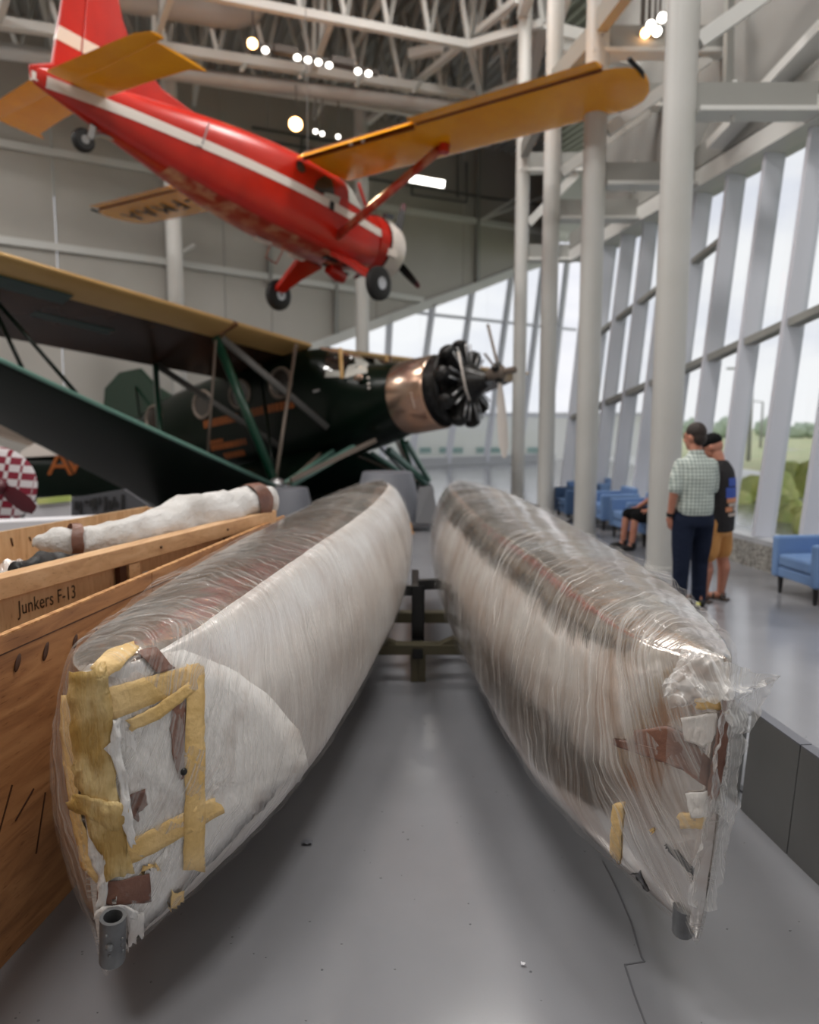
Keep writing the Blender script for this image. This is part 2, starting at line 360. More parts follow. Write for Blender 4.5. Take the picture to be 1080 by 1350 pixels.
# ------------------------------------------------------------------ large structure
def WX(Y): return 4.19 - .15*(Y-8.97)                       # foot of the right-hand window wall
WU = Vector((-.15, 1, 0)).normalized(); WN = Vector((1, .15, 0)).normalized()
HEAD = 5.1; ROOF = 12.5; LEAN = .093
def wp(Y, z, off=0): return Vector((WX(Y), Y, z)) + WN*((z-.36)*LEAN + off)
K = Vector((6.4, 34, 0)); KD = Vector((-.81, -.588, 0)).normalized(); KN = Vector((.588, -.81, 0)).normalized()
KM = Matrix((KD, Vector((0, 0, 1)), -KN)).transposed()
def ws(px, py):                                             # (distance along, height) on the far wall
    p = on_plane(px, py, K, KN); return ((p-K).dot(KD), p.z)
def wq(s, z, off=0): return K + KD*s + Vector((0, 0, z)) + KN*off
fl = MB().box((-4, 14, -.1), (26, 44, .2)).build('floor', M['floor']); fl['kind'] = 'structure'
mb = MB()                                                   # a shallow crack across the paint
cp = [at_z(x, y, 0) for x, y in ((795, 1135), (812, 1168), (832, 1215), (846, 1262), (850, 1268), (824, 1272), (836, 1310), (852, 1352), (862, 1400))]
for a, b in zip(cp, cp[1:]): mb.bar((a.x, a.y, .0), (b.x, b.y, .0), .006, .003)
hang(mb.build('floor_crack', M['crack']), fl)
mb = MB()
for i in range(170):
    x, y = rnd.uniform(-1.6, 2.4), rnd.uniform(1.6, 4.5); s = rnd.uniform(.002, .006)
    mb.ell((x, y, .001), (s, s*rnd.uniform(.4, 1), .001), None, 5, 3)
g = mb.build('floor_grit', M['crack']); g['kind'] = 'stuff'; hang(g, fl)

# corrugated roof deck
rib = Vector((-.33, .944, 0)); cross = Vector((.944, .33, 0)); mb = MB(); vs = []
c0 = Vector((-5, 14, ROOF)); prof = []
n = 150
for i in range(n):
    o = -25 + 50*i/n
    for dx, dz in ((0, 0), (.10, 0), (.15, .14), (.28, .14)): prof.append((o+dx, dz))
rings = [[c0 + cross*o + rib*l + Vector((0, 0, dz)) for o, dz in prof] for l in (-27, 27)]
mb.loft(rings, False, False); r = mb.build('ceiling', M['roof']); r['kind'] = 'structure'

# far wall: opaque cladding panels above a sloping edge, window wall below it
wl = struct('wall_left', wq(13, 0))
G1 = [(-500, 105), (0, 190), (215, 228), (480, 270), (627, 292), (760, 313)]
G2 = [(-500, 255), (0, 317), (220, 346), (470, 383), (556, 396)]
DG = [(300, 500), (380, 470), (556, 404), (620, 381), (690, 354), (727, 341)]
def wpoly(pts, mat, name, thick=.12, off=0):
    return MB().prism([p for p in pts], thick, KM, K + KN*(off-thick/2)).build(name, mat, wl)
def slope(L, s):
    pts = sorted(ws(*p) for p in L)
    for a, b in zip(pts, pts[1:]):
        if a[0] <= s <= b[0]: return a[1]+(b[1]-a[1])*(s-a[0])/(b[0]-a[0])
    return pts[0][1] if s < pts[0][0] else pts[-1][1]
sl = ws(300, 500)[0]; cuts = [0.02, 5.3, 9.4, 13.6, sl, 20.2, 24, 27.5]
for a, b in zip(cuts, cuts[1:]):
    g1a, g1b, g2a, g2b = slope(G1, a), slope(G1, b), slope(G2, a), slope(G2, b)
    wpoly([(a+.02, g1a+.03), (b-.02, g1b+.03), (b-.02, ROOF+.3), (a+.02, ROOF+.3)], M['wall'], 'panel')
    if a >= sl-.01:
        wpoly([(a+.02, g2a+.03), (b-.02, g2b+.03), (b-.02, g1b-.03), (a+.02, g1a-.03)], M['wall'], 'panel')
        wpoly([(a+.02, 0), (b-.02, 0), (b-.02, g2b-.03), (a+.02, g2a-.03)], M['wall'], 'panel')
    else:
        da, db = slope(DG, a), slope(DG, b)
        if g2a > da and g2b > db:
            wpoly([(a+.02, g2a+.03), (b-.02, g2b+.03), (b-.02, g1b-.03), (a+.02, g1a-.03)], M['wall'], 'panel')
            wpoly([(a+.02, da), (b-.02, db), (b-.02, g2b-.03), (a+.02, g2a-.03)], M['wall'], 'panel')
        else:
            wpoly([(a+.02, da), (b-.02, db), (b-.02, g1b-.03), (a+.02, g1a-.03)], M['wall'], 'panel')
for L, h in ((G1, .2), (G2, .2), (DG, .34)):
    P = [wq(*ws(*p), .08) for p in L]
    for a, b in zip(P, P[1:]): MB().bar(a, b, .16, h).build('girt', M['steel'], wl)
for x0, y0, x1, y1 in ((219, 150, 221, 395), (440, 300, 441, 440), (628, 180, 627, 372), (352, 200, 354, 380)):
    MB().bar(wq(*ws(x0, y0), .12), wq(*ws(x1, y1), .12), .14, .14).build('post', M['steel_dk'], wl)
for x0, y0, x1, y1 in ((222, 343, 240, 332), (445, 372, 468, 358), (628, 292, 690, 268), (628, 292, 668, 262)):
    MB().bar(wq(*ws(x0, y0), .3), wq(*ws(x1, y1), 1.1), .09, .09).build('brace', M['steel'], wl)
for pts in ([(540, 190), (540, 258), (612, 268), (612, 215)], [(556, 200), (600, 206), (600, 262)], [(300, 180), (360, 190), (420, 200)], [(395, 184), (395, 210)], [(330, 170), (420, 186), (500, 196)], [(500, 150), (620, 175), (690, 190)], [(470, 235), (640, 262), (720, 272)]):
    MB().tube([wq(*ws(*p), .15) for p in pts], .045, 6).build('conduit', M['conduit'], wl)

wb = struct('window_1', wq(5, 0))                            # glazing below the slope
MUL = [((430, 449), (421, 640)), ((513, 420), (503, 650)), ((570, 400), (541, 650)), ((622, 381), (589, 660)), ((674, 361), (639, 660)), ((716, 346), (682, 668)), ((748, 334), (716, 668))]
for a, b in MUL: MB().bar(wq(*ws(*a), .05), wq(ws(*b)[0], .1, .05), .16, .22, KN).build('mullion', M['mull'], wb)
for L in (([(540, 411), (569, 415), (758, 435)]), ([(500, 530), (644, 546), (754, 550)])):
    P = [wq(*ws(*p), .05) for p in L]
    for a, b in zip(P, P[1:]): MB().bar(a, b, .1, .11).build('transom', M['mull'], wb)
tops = [(300, 500)]+[m[0] for m in MUL]+[(727, 341)]; bots = [ws(300, 640)[0]]+[ws(*m[1])[0] for m in MUL]+[.05]
for i in range(len(tops)-1):
    (sa, za), (sb, zb) = ws(*tops[i]), ws(*tops[i+1])
    if i >= len(tops)-3: sb = max(sb, .05); sa = max(sa, .1)
    ba, bb = max(bots[i], .05), max(bots[i+1], .03)
    if ba-bb > .05 or sa-sb > .05:
        MB().prism([(ba-.03, .35), (bb+.03, .35), (sb+.03, zb), (sa-.03, za)], .02, KM, K).build('pane', M['glass'], wb)
MB().bar(wq(0, .17), wq(sl, .17), .3, .34).build('sill', M['sill'], wb)

# return wall between the two window walls (seen edge-on)
wr = struct('window_2', (4, 20, 0)); Rp = Vector((WX(16.5), 16.5, 0)); Rq = K
RM = Matrix(((Rq-Rp).normalized(), Vector((0, 0, 1)), (Rq-Rp).normalized().cross(Vector((0, 0, 1))))).transposed(); RL = (Rq-Rp).length
for i in range(6):
    s = RL*i/6
    MB().bar(Rp+(Rq-Rp)*i/6, Rp+(Rq-Rp)*i/6+Vector((0, 0, 8.6)), .1, .1).build('mullion', M['mull'], wr)
    MB().prism([(s+.06, .2), (s+RL/6-.06, .2), (s+RL/6-.06, 8.5), (s+.06, 8.5)], .02, RM, Rp).build('pane', M['glass'], wr)
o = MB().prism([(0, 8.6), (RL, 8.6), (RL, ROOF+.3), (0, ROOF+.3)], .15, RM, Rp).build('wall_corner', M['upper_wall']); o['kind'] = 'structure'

# right-hand window wall: granite curb, leaning fins, panes, transoms
cb = MB(); A, B = wp(-6, 0), wp(16.5, 0); cbl = WN*.45
cb.hexa([Vector((A.x, A.y, 0)), Vector((B.x, B.y, 0)), Vector((B.x, B.y, 0))+cbl, Vector((A.x, A.y, 0))+cbl] + [Vector((p.x, p.y, .30)) for p in (A, B, B+cbl, A+cbl)])
o = cb.build('baseboard_right', M['granite']); o['kind'] = 'structure'
wn = struct('window_3', (WX(9), 9, 0))
MB().bar(wp(-6, .33, .2), wp(16.5, .33, .2), .46, .06).build('sill', M['sill'], wn)
Ys = [8.25+.84*i for i in range(-16, 10)]
def tz(Y): return min(4.3, 2.9-.16*(Y-9.1))
for Y in Ys:
    MB().bar(wp(Y, .36, .12), wp(Y, HEAD, .12), .075, .26, WN).build('mullion', M['mull'], wn)
for a, b in zip(Ys, Ys[1:]):
    za, zb = tz(a), tz(b)
    MB().bar(wp(a+.04, za, .10), wp(b-.04, zb, .10), .16, .09).build('transom', M['steel_dk'], wn)
    for lo, hi in (((.36, .36), (za-.05, zb-.05)), ((za+.05, zb+.05), (HEAD, HEAD))):
        q = [wp(a+.04, lo[0], .2), wp(b-.04, lo[1], .2), wp(b-.04, hi[1], .2), wp(a+.04, hi[0], .2)]
        MB().hexa([p-WN*.006 for p in q]+[p+WN*.006 for p in q]).build('pane', M['glass'], wn)
    if a > 10.4:
        MB().bar(wp(a+.04, 4.25-.2*(a-10.9), .10), wp(b-.04, 4.25-.2*(b-10.9), .10), .12, .07).build('transom', M['steel_dk'], wn)
wt = struct('wall_right', (WX(9), 9, HEAD))
MB().bar(wp(-6, HEAD+.12, .1), wp(16.5, HEAD+.12, .1), .5, .24).build('head_beam', M['steel'], wt)
MB().bar(wp(-6, HEAD+.42, -.02), wp(16.5, HEAD+.42, -.02), .3, .3).build('head_beam', M['steel_dk'], wt)
ys = [-6, -2, 1.6, 5.2, 8.8, 12.4, 16.5]
for a, b in zip(ys, ys[1:]):
    q = [wp(a+.01, HEAD+.57, .12), wp(b-.01, HEAD+.57, .12), wp(b-.01, ROOF+.4, .12), wp(a+.01, ROOF+.4, .12)]
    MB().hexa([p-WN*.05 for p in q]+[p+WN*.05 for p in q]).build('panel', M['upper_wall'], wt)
def onw(px, py, off=-.1): p0 = wp(9, HEAD, off); return on_plane(px, py, p0, (WN-Vector((0, 0, LEAN))).normalized())
MB().bar(onw(945, 192, -.25), onw(1096, 34, -.25), .12, .3, WN).build('diagonal_brace', M['steel'], wt)
MB().bar(onw(962, 0, -.2), onw(958, 186, -.2), .1, .1, WN).build('hanger', M['steel_dk'], wt)
MB().bar(onw(880, 262, -.25), onw(930, 150, -.25), .1, .2, WN).build('diagonal_brace', M['steel'], wt)

for nm, p, q in (('wall_rear', (-15.5, -6), (6.4, -6)), ('wall_near_left', (-15.5, -6), (-15.5, 18.1))):
    o = MB().bar((p[0], p[1], 6.4), (q[0], q[1], 6.4), .2, 12.8).build(nm, M['wall']); o['kind'] = 'structure'

# columns
COLS = [(3.0, 8.9, .177, 905, 'big'), (2.68, 11.5, .165, 0, ''), (2.40, 13.35, .142, 0, ''), (2.37, 16.6, .142, 0, ''), (-6.0, 20.0, .2, 0, ''), (-1.4, 23.0, .2, 0, '')]
for i, (x, y, r, _, _) in enumerate(COLS):
    o = MB().lathe([(0, r), (ROOF+.1, r)], (x, y, 0), (0, 0, 1), 40, False).build('column', M['column'], None, 50); o['kind'] = 'structure'
    MB().lathe([(0, r+.012), (.05, r+.012), (.055, r)], (x, y, 0), (0, 0, 1), 40, False).build('base_ring', M['column'], o, 50)

# brackets between the right-hand columns and the window wall
for i, (x, y, r, _, _) in enumerate(COLS[:4]):
    tr = struct('trim_%d' % (i+1), (x, y, HEAD)); e = WX(y)+.45
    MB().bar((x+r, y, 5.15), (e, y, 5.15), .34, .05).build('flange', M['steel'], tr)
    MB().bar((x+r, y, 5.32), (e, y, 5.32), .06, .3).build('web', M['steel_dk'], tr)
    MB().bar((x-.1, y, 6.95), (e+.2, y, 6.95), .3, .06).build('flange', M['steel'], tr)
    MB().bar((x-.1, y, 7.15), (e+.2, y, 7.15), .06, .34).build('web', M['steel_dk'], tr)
    MB().bar((x+r, y, 5.9), (e, y, 6.9), .12, .16).build('diagonal_brace', M['steel'], tr)
    MB().bar((x+r+.42, y, 5.05), (x+r+.42, y, 5.5), .04, .04).build('hanger', M['steel'], tr)
    if i < 3:
        x2, y2 = COLS[i+1][:2]
        MB().bar((x, y+.2, 7.3), (x2, y2-.2, 7.3), .16, .3).build('tie_beam', M['steel_dk'], tr)

# roof trusses, ducts and pipes
tn = [0]
def truss(p, q, ztop, n, w=.16, parent=None):
    t = struct('roof_truss', (p+q)/2)
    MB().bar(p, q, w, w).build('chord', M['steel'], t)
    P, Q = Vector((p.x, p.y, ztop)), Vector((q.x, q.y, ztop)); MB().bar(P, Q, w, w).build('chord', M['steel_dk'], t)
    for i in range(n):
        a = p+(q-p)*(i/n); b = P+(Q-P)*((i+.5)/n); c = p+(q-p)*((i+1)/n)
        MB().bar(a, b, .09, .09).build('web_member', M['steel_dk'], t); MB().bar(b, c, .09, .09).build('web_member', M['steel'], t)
    return t
zt_ = ROOF-.15
A1, A2, A3 = at_z(60, -48, 10), at_z(618, 60, 10), at_z(717, 31, 10)
B0, B1, B2 = at_z(-160, 5, 10), at_z(635, 128, 10), at_z(702, 101, 10)
C1, C2 = at_z(-160, 42, 10.2), at_z(600, 158, 10.2)
truss(A1, A2, zt_, 9); truss(A2, A3, zt_, 2); truss(B0, B1, zt_, 12, .2); truss(B1, B2, zt_, 2, .14); truss(C1, C2, zt_, 10, .14)
truss(A2, B1, zt_, 2, .14); truss(A3, B2, zt_, 2, .2)
for px in (435, 225, 20): truss(at_z(px, 30+(px-430)*.18, 10), at_z(px-22, 92+(px-430)*.155, 10), zt_, 2, .13)
for k in range(5):
    a = Vector((-10+k*3.4, 12.6+k*1.0, 11.0)); truss(a, a+rib*9.5, zt_, 7, .1)
truss(Vector((2.6, 8.9, 10)), Vector((2.3, 16.6, 10)), zt_, 6, .2)
truss(Vector((-1.2, 23, 10.3)), Vector((2.2, 16.6, 10.3)), zt_, 5, .14)
for a, b, z in (((727, 55), (752, -25), 9.6), ((540, 72), (700, 40), 10.6), ((735, 42), (860, 72), 8.4), ((735, 60), (850, 84), 8.2)):
    o = MB().bar(at_z(*a, z), at_z(*b, z), .2, .2).build('roof_beam', M['steel']); o['kind'] = 'structure'
du = struct('duct', at_z(200, 0, 10.9)); pts = [at_z(60, -30, 10.9), at_z(150, -10, 10.9), at_z(280, 12, 10.9), at_z(305, 15, 10.95)]
pts += [pts[-1]+Vector((.35, .12, .12)), pts[-1]+Vector((.55, .2, .5)), pts[-1]+Vector((.6, .2, 1.3))]
MB().tube(pts, .36, 20).build('duct_run', M['duct'], du, True)
MB().tube([at_z(-120, 52, 9.75), at_z(300, 105, 9.75), at_z(600, 142, 9.75), at_z(618, 140, 9.75)], .17, 14).build('pipe', M['duct'], du, True)
MB().tube([at_z(-120, 22, 10.4), at_z(240, 62, 10.4), at_z(560, 118, 10.4)], .09, 10).build('pipe', M['duct'], du, True)
for px in (120, 318, 395, 470, 545):
    MB().bar(at_z(px, 83+(px-240)*.124, 9.6), at_z(px+14, 66+(px-240)*.124, 10.3), .06, .06).build('pipe_hanger', M['steel'], du)

# spot lamps that are lit in the photo
tr = thing('spotlight_track', 'dark track of small lit spotlights under the roof above the red aircraft', 'light', at_z(410, 78, 9.5))
a, b = at_z(325, 57, 9.5), at_z(498, 97, 9.5); MB().bar(a, b, .12, .1).build('rail', M['lamp_body'], tr)
for a_, b_ in ((365, 392), (440, 466)): MB().bar(at_z(a_-4, 62+(a_-352)*.2, 9.5), at_z(b_, 62+(b_-352)*.2, 9.5), .2, .14).build('driver_box', M['lamp_body'], tr)
for px, py in ((350, 64), (392, 74), (406, 77), (420, 80), (434, 84), (472, 92), (486, 95)):
    p = at_z(px, py, 9.4); MB().lathe([(0, .05), (.12, .08), (.16, .08)], p+Vector((0, .1, .08)), (0, -.7, -.6), 12).build('lamp_head', M['lamp_body'], tr)
    MB().ell(p+Vector((0, 0, -.03)), (.075, .075, .06)).build('bulb', M['lamp_on'], tr, True)
def spot(px, py, z, r, m, label, group=None):
    r *= .8; p = at_z(px, py, z); t = thing('spotlight', label, 'light', p, group)
    MB().lathe([(0, r*.5), (r*1.6, r*1.15), (r*2.2, r*1.15)], p+Vector((0, r*1.6, r*1.3)), (0, -.75, -.65), 14).build('lamp_housing', M['lamp_body'], t, 40)
    MB().ell(p, (r, r, r)).build('bulb', m, t, True)
    MB().bar(p+Vector((0, .1, .1)), p+Vector((0, .1, .9)), .03, .03).build('stem', M['lamp_body'], t); return p
spot(333, 57, 9.4, .13, M['lamp_warm'], 'warm lit spotlight at the left end of the spotlight track')
pw = spot(390, 163, 8.8, .2, M['lamp_warm'], 'large glowing warm spotlight just above the red fuselage')
for k, (px, py) in enumerate(((416, 173), (425, 176), (446, 180))): spot(px, py, 8.8, .07, M['lamp_on'], ('first', 'second', 'third')[k]+' small white spotlight from the left beside the large glowing lamp', 'small spotlights over the fuselage')
for k, (px, py) in enumerate(((847, 68), (851, 43), (858, 33), (866, 41), (873, 23), (858, 61))): spot(px, py, 7.2, .085, M['lamp_warm'] if k < 2 else M['lamp_on'], ('lowest warm spotlight of the cluster beside the large column', 'warm spotlight in the cluster beside the large column, left of the others', 'pale spotlight in the cluster by the large column, second highest', 'pale spotlight nearest the large column at middle height of the cluster', 'topmost pale spotlight of the cluster beside the large column', 'pale spotlight just above the lowest warm one of the cluster')[k], 'spotlight cluster by the large column')
spot(70, 150, 8.6, .16, M['lamp_on'], 'white downlight seen under the orange tailplane of the red aircraft')
ft = thing('strip_light', 'long white lit strip light on the far wall behind the orange wing', 'light', at(562, 239, 24))
a, b = at(540, 235, 24), at(586, 243, 24); MB().bar(a+Vector((0, .05, .1)), b+Vector((0, .05, .1)), .24, .12).build('housing', M['lamp_body'], ft)
MB().bar(a, b, .2, .16).build('diffuser', M['lamp_on'], ft)
def spot_light(loc, target, power, size, blend=.5, col=(1, .72, .42)):
    ld = bpy.data.lights.new('warm_spot', 'SPOT'); ld.energy = power; ld.spot_size = size; ld.spot_blend = blend; ld.color = col; ld.shadow_soft_size = .15
    o = bpy.data.objects.new('warm_spot', ld); COL.objects.link(o); o.location = loc
    o.rotation_euler = (Vector(target)-Vector(loc)).to_track_quat('-Z', 'Y').to_euler()
spot_light(pw+Vector((.1, -.4, -.3)), (.6, 3, 1), 900, .5)

# ------------------------------------------------------------------ outside
gr = MB().box((10, 80, -.45), (260, 240, .3)).build('ground', M['grass']); gr['kind'] = 'structure'
ap = MB().box((-8, 44, -.27), (44, 34, .1)).build('apron', M['hangar']); ap['kind'] = 'structure'
h = thing('hangar_building', 'pale low hangar across the apron with a row of teal windows', 'building', (0, 42, -.3))
MB().box((-1, 47, .9), (30, 8, 2.4)).build('wall', M['hangar'], h)
MB().box((-1, 47, 2.15), (30.6, 8.6, .2)).build('roof_edge', M['white_plinth'], h)
for x in (.9, 2.0, 2.7, 4.1, 4.9, 7): MB().box((x, 42.95, .14), (.62, .14, .3)).build('window', M['hangar_win'], h)
def blob(name, c, r, mat, label, cat, group=None, seed=0):
    mb = MB()
    for k in range(9):
        q = random.Random(seed*31+k); mb.ell(Vector(c)+Vector((q.uniform(-.6, .6)*r[0], q.uniform(-.6, .6)*r[1], q.uniform(-.1, .55)*r[2])), tuple(s*q.uniform(.35, .6) for s in r), None, 10, 7)
    mb.v = [tuple(Vector(v)+Vector((nz3(v, 3, 3), nz3(v, 3, 9), nz3(v, 3, 15)))*.22*min(r)) for v in mb.v]
    return tag(mb.build(name, mat, None, True), label, cat, group)
for k, (px, py, Y, rx, rz) in enumerate(((1020, 650, 17, .72, .8), (1048, 672, 13.4, .42, .5), (1068, 640, 21, 1.1, 1.0), (966, 660, 16.5, .5, .5), (930, 660, 20, .6, .55), (1088, 675, 11.6, .4, .5))):
    p = at(px, py, Y); blob('shrub', (p.x, Y, p.z-.3), (rx, rx, rz), M['leaf'], ('wide green shrub outside the right-hand windows above the near armchair', 'small green shrub outside, low beside the near armchair', 'tall green shrub outside at the right edge of the view', 'low green shrub outside, right of the man in the black cap', 'low green shrub outside hidden behind the two standing men', 'green shrub outside beyond the right edge of the near armchair')[k], 'shrub', 'shrubs outside the right-hand windows', k)
for k in range(10):
    px = 540+k*20; p = at(px, 640, 36+(k % 2)*3); blob('tall_grass', (p.x, p.y, p.z-.6), (.5, .5, rnd.uniform(.7, 1.1)), M['leaf'] if k % 2 else M['leaf2'], 'clump of tall grass outside the far window wall', 'plant', 'grass clumps outside the far windows', 40+k)
for k in range(7):
    p = at(770+k*48, 570, 95+(k%2)*9); blob('tree', (p.x, p.y, .4), (1.9, 1.6, 1.7+.25*(k % 3)), M['leaf2'], ('leftmost', 'second from the left', 'third from the left', 'middle one', 'third from the right', 'second from the right', 'rightmost')[k]+' of the seven distant grey green trees on the horizon', 'tree', 'far trees on the horizon', 80+k)
for k, (px, Y, top, lb) in enumerate(((985, 40, 488, 'tall grey lamp post outside with a short arm'), (1000, 60, 530, 'distant shorter lamp post outside, right of the tall one'))):
    a = at(px, 640, Y); b = at(px, top, Y); t = thing('lamp_post', lb, 'lamp post', (a.x, Y, -.3)); MB().tube([(a.x, Y, -.3), (a.x, Y, b.z)], [.12, .07], 10).build('post', M['steel_dk'], t, True)
    MB().bar((a.x, Y, b.z), (a.x-1.0, Y, b.z+.1), .1, .08).build('arm', M['steel_dk'], t); MB().box((a.x-1.1, Y, b.z+.08), (.5, .2, .1)).build('lamp_head', M['steel_dk'], t)
for k, (x0, x1, Y, y0, lb) in enumerate(((1028, 1062, 55, 612, 'small white shed outside beyond the shrubs'), (1000, 1030, 90, 598, 'distant grey building on the horizon outside'), (770, 800, 90, 600, 'distant low building outside behind the columns'))):
    a, b = at(x0, 640, Y), at(x1, y0, Y); t = thing('shed', lb, 'building', ((a.x+b.x)/2, Y, -.3))
    MB().box(((a.x+b.x)/2, Y+1.5, (b.z-.3)/2), (b.x-a.x, 3, b.z+.3)).build('wall', M['hangar'], t); MB().box(((a.x+b.x)/2, Y+1.5, b.z+.06), (b.x-a.x+.3, 3.3, .15)).build('roof', M['steel_dk'], t)

# ------------------------------------------------------------------ the two wrapped floats
def interp(x, tab):
    if x <= tab[0][0]: return tab[0][1]
    for (a, p), (b, q) in zip(tab, tab[1:]):
        if x <= b: return p+(q-p)*(x-a)/(b-a)
    return tab[-1][1]
def smoothtab(x, tab):                      # monotone-ish cubic through the table
    n = len(tab)
    if x <= tab[0][0]: return tab[0][1]
    if x >= tab[-1][0]: return tab[-1][1]
    for i in range(n-1):
        if x <= tab[i+1][0]:
            x0, y0 = tab[i]; x1, y1 = tab[i+1]; h = x1-x0
            d = (y1-y0)/h
            m0 = d if i == 0 else .5*(d+(y0-tab[i-1][1])/(x0-tab[i-1][0]))
            m1 = d if i == n-2 else .5*(d+(tab[i+2][1]-y1)/(tab[i+2][0]-x1))
            t = (x-x0)/h
            return y0*(2*t**3-3*t*t+1)+h*m0*(t**3-2*t*t+t)+y1*(-2*t**3+3*t*t)+h*m1*(t**3-t*t)
FL = {
 'axL': [(1.95, -.845), (2.6, -.785), (3.5, -.68), (5, -.50), (6.5, -.38), (7.9, -.30)],
 'axR': [(2.0, .86), (2.6, .84), (3.4, .79), (4.2, .72), (5.5, .64), (7.0, .57), (7.9, .52)],
 'wc': [(1.95, .035), (2.03, .13), (2.15, .23), (2.35, .31), (2.7, .385), (3.2, .43), (4, .465), (5, .465), (6, .43), (7, .35), (7.6, .23), (7.9, .07)],
 'wd': [(1.95, .03), (2.03, .09), (2.2, .14), (2.6, .17), (3.3, .2), (4.5, .22), (6, .2), (7.2, .14), (7.9, .05)],
 'zt': [(1.95, 1.09), (2.5, 1.11), (3.5, 1.14), (5, 1.16), (7, 1.15), (7.9, 1.12)],
 'zc': [(1.95, .62), (2.6, .5), (4, .56), (5.5, .66), (7.9, .8)],
 'zk': [(1.95, .23), (2.4, .215), (3.2, .24), (5, .27), (6.2, .33), (7.3, .48), (7.9, .72)],
}
def float_pt(side, Y, t, off=0.0):
    """t in [-1,1]: 0 deck centre, +-1 keel; + is the +X side"""
    sg = 1 if t >= 0 else -1; a = abs(t)
    if side == 'R': yy = Y-.05
    else: yy = Y
    nar = interp(Y, [(2.0, .55), (2.15, .42), (2.5, .42), (2.9, .52), (3.5, .68), (4.3, .86), (5, 1)]) if side == 'R' and sg > 0 else 1
    cx = smoothtab(Y, FL['ax'+side]); wc = max(smoothtab(yy, FL['wc']), .03)*nar+off; wd = min(max(smoothtab(yy, FL['wd']), .025), wc-.01); zt = smoothtab(yy, FL['zt'])+off; zc = smoothtab(yy, FL['zc']); zk = smoothtab(yy, FL['zk'])-off+(.06*max(0, min(1, (2.9-Y)/.5)) if side == 'R' else 0)
    if a < .16: k = a/.16; x = wd*k; z = zt+.022*(1-k*k)
    elif a < .62:
        k = (a-.16)/.46*PI/2; e = 2/1.75
        x = wd+(wc-wd)*math.sin(k)**e; z = zc+(zt-zc)*math.cos(k)**e
    else:
        k = (a-.62)/.38*PI/2; e = 2/1.7
        x = wc*math.cos(k)**e; z = zc-(zc-zk)*math.sin(k)**e
    if side == 'R': cx -= .045*max(0, (.95-z)/.7)*max(0, min(1, (2.9-Y)/.7))
    return Vector((cx+sg*x, Y, z))
def stations(n):
    ys = []
    for i in range(n+1):
        t = i/n; ys.append(1.95+5.95*(t**1.5))
    ys[-1] = 7.9
    return ys
def wrinkle(p, amp):
    return amp*(nz3((p.x*1.2, p.y*.8, p.z*1.2), 4)*.5+.6*abs(nz3((p.x*2+p.y*1.6, p.y*.9-p.z*.8, p.z*2), 7, 5))+.35*nz3(p, 19, 9))
BODY = {}
def float_mesh(side, nu, nv, off, amp, extra=None):
    mb = MB(); rings = []; dy = .05 if side == 'R' else 0
    for Y in stations(nu):
        ring = []
        for j in range(nv):
            t = -1+2*j/nv; p = float_pt(side, Y+dy, t, off); c = Vector((smoothtab(Y+dy, FL['ax'+side]), Y+dy, .62))
            d = (p-c); d.y = 0
            if Y < 2.12: d.y -= .25*(2.12-Y)/.17
            d = d.normalized() if d.length > 1e-4 else Vector((0, -1, 0))
            p = p+d*wrinkle(p, amp)
            if extra: p = p+d*extra(p, Y, t)
            ring.append(p)
        rings.append(ring)
    mb.loft(rings); mb.uv = [(r[0].y*0+sum(q.y for q in r[:3])/3, 0) for r in rings]; mb.nv = nv
    return mb
def girth_uv(o, mb, side):
    ys = stations(len(mb.uv)-1); nv = mb.nv; arc = []
    for i in range(len(ys)):
        a = [0]; row = mb.v[i*nv:(i+1)*nv]
        for j in range(1, nv): a.append(a[-1]+math.dist(row[j-1], row[j]))
        mid = a[nv//2]; arc.append([abs(k-mid) for k in a])
    lay = o.data.uv_layers.new(name='UVMap')
    for lo in o.data.loops:
        i, j = divmod(lo.vertex_index, nv); lay.data[lo.index].uv = (ys[min(i, len(ys)-1)], arc[i][j])
def cam_hit(bvh, px, py):
    d = ray(px, py).normalized(); h = bvh.ray_cast(CAM, d)
    if h[0] is None:
        q = CAM+d*2.3; h = bvh.find_nearest(q)
    return h[0], (h[1] if h[1].dot(d) < 0 else -h[1])
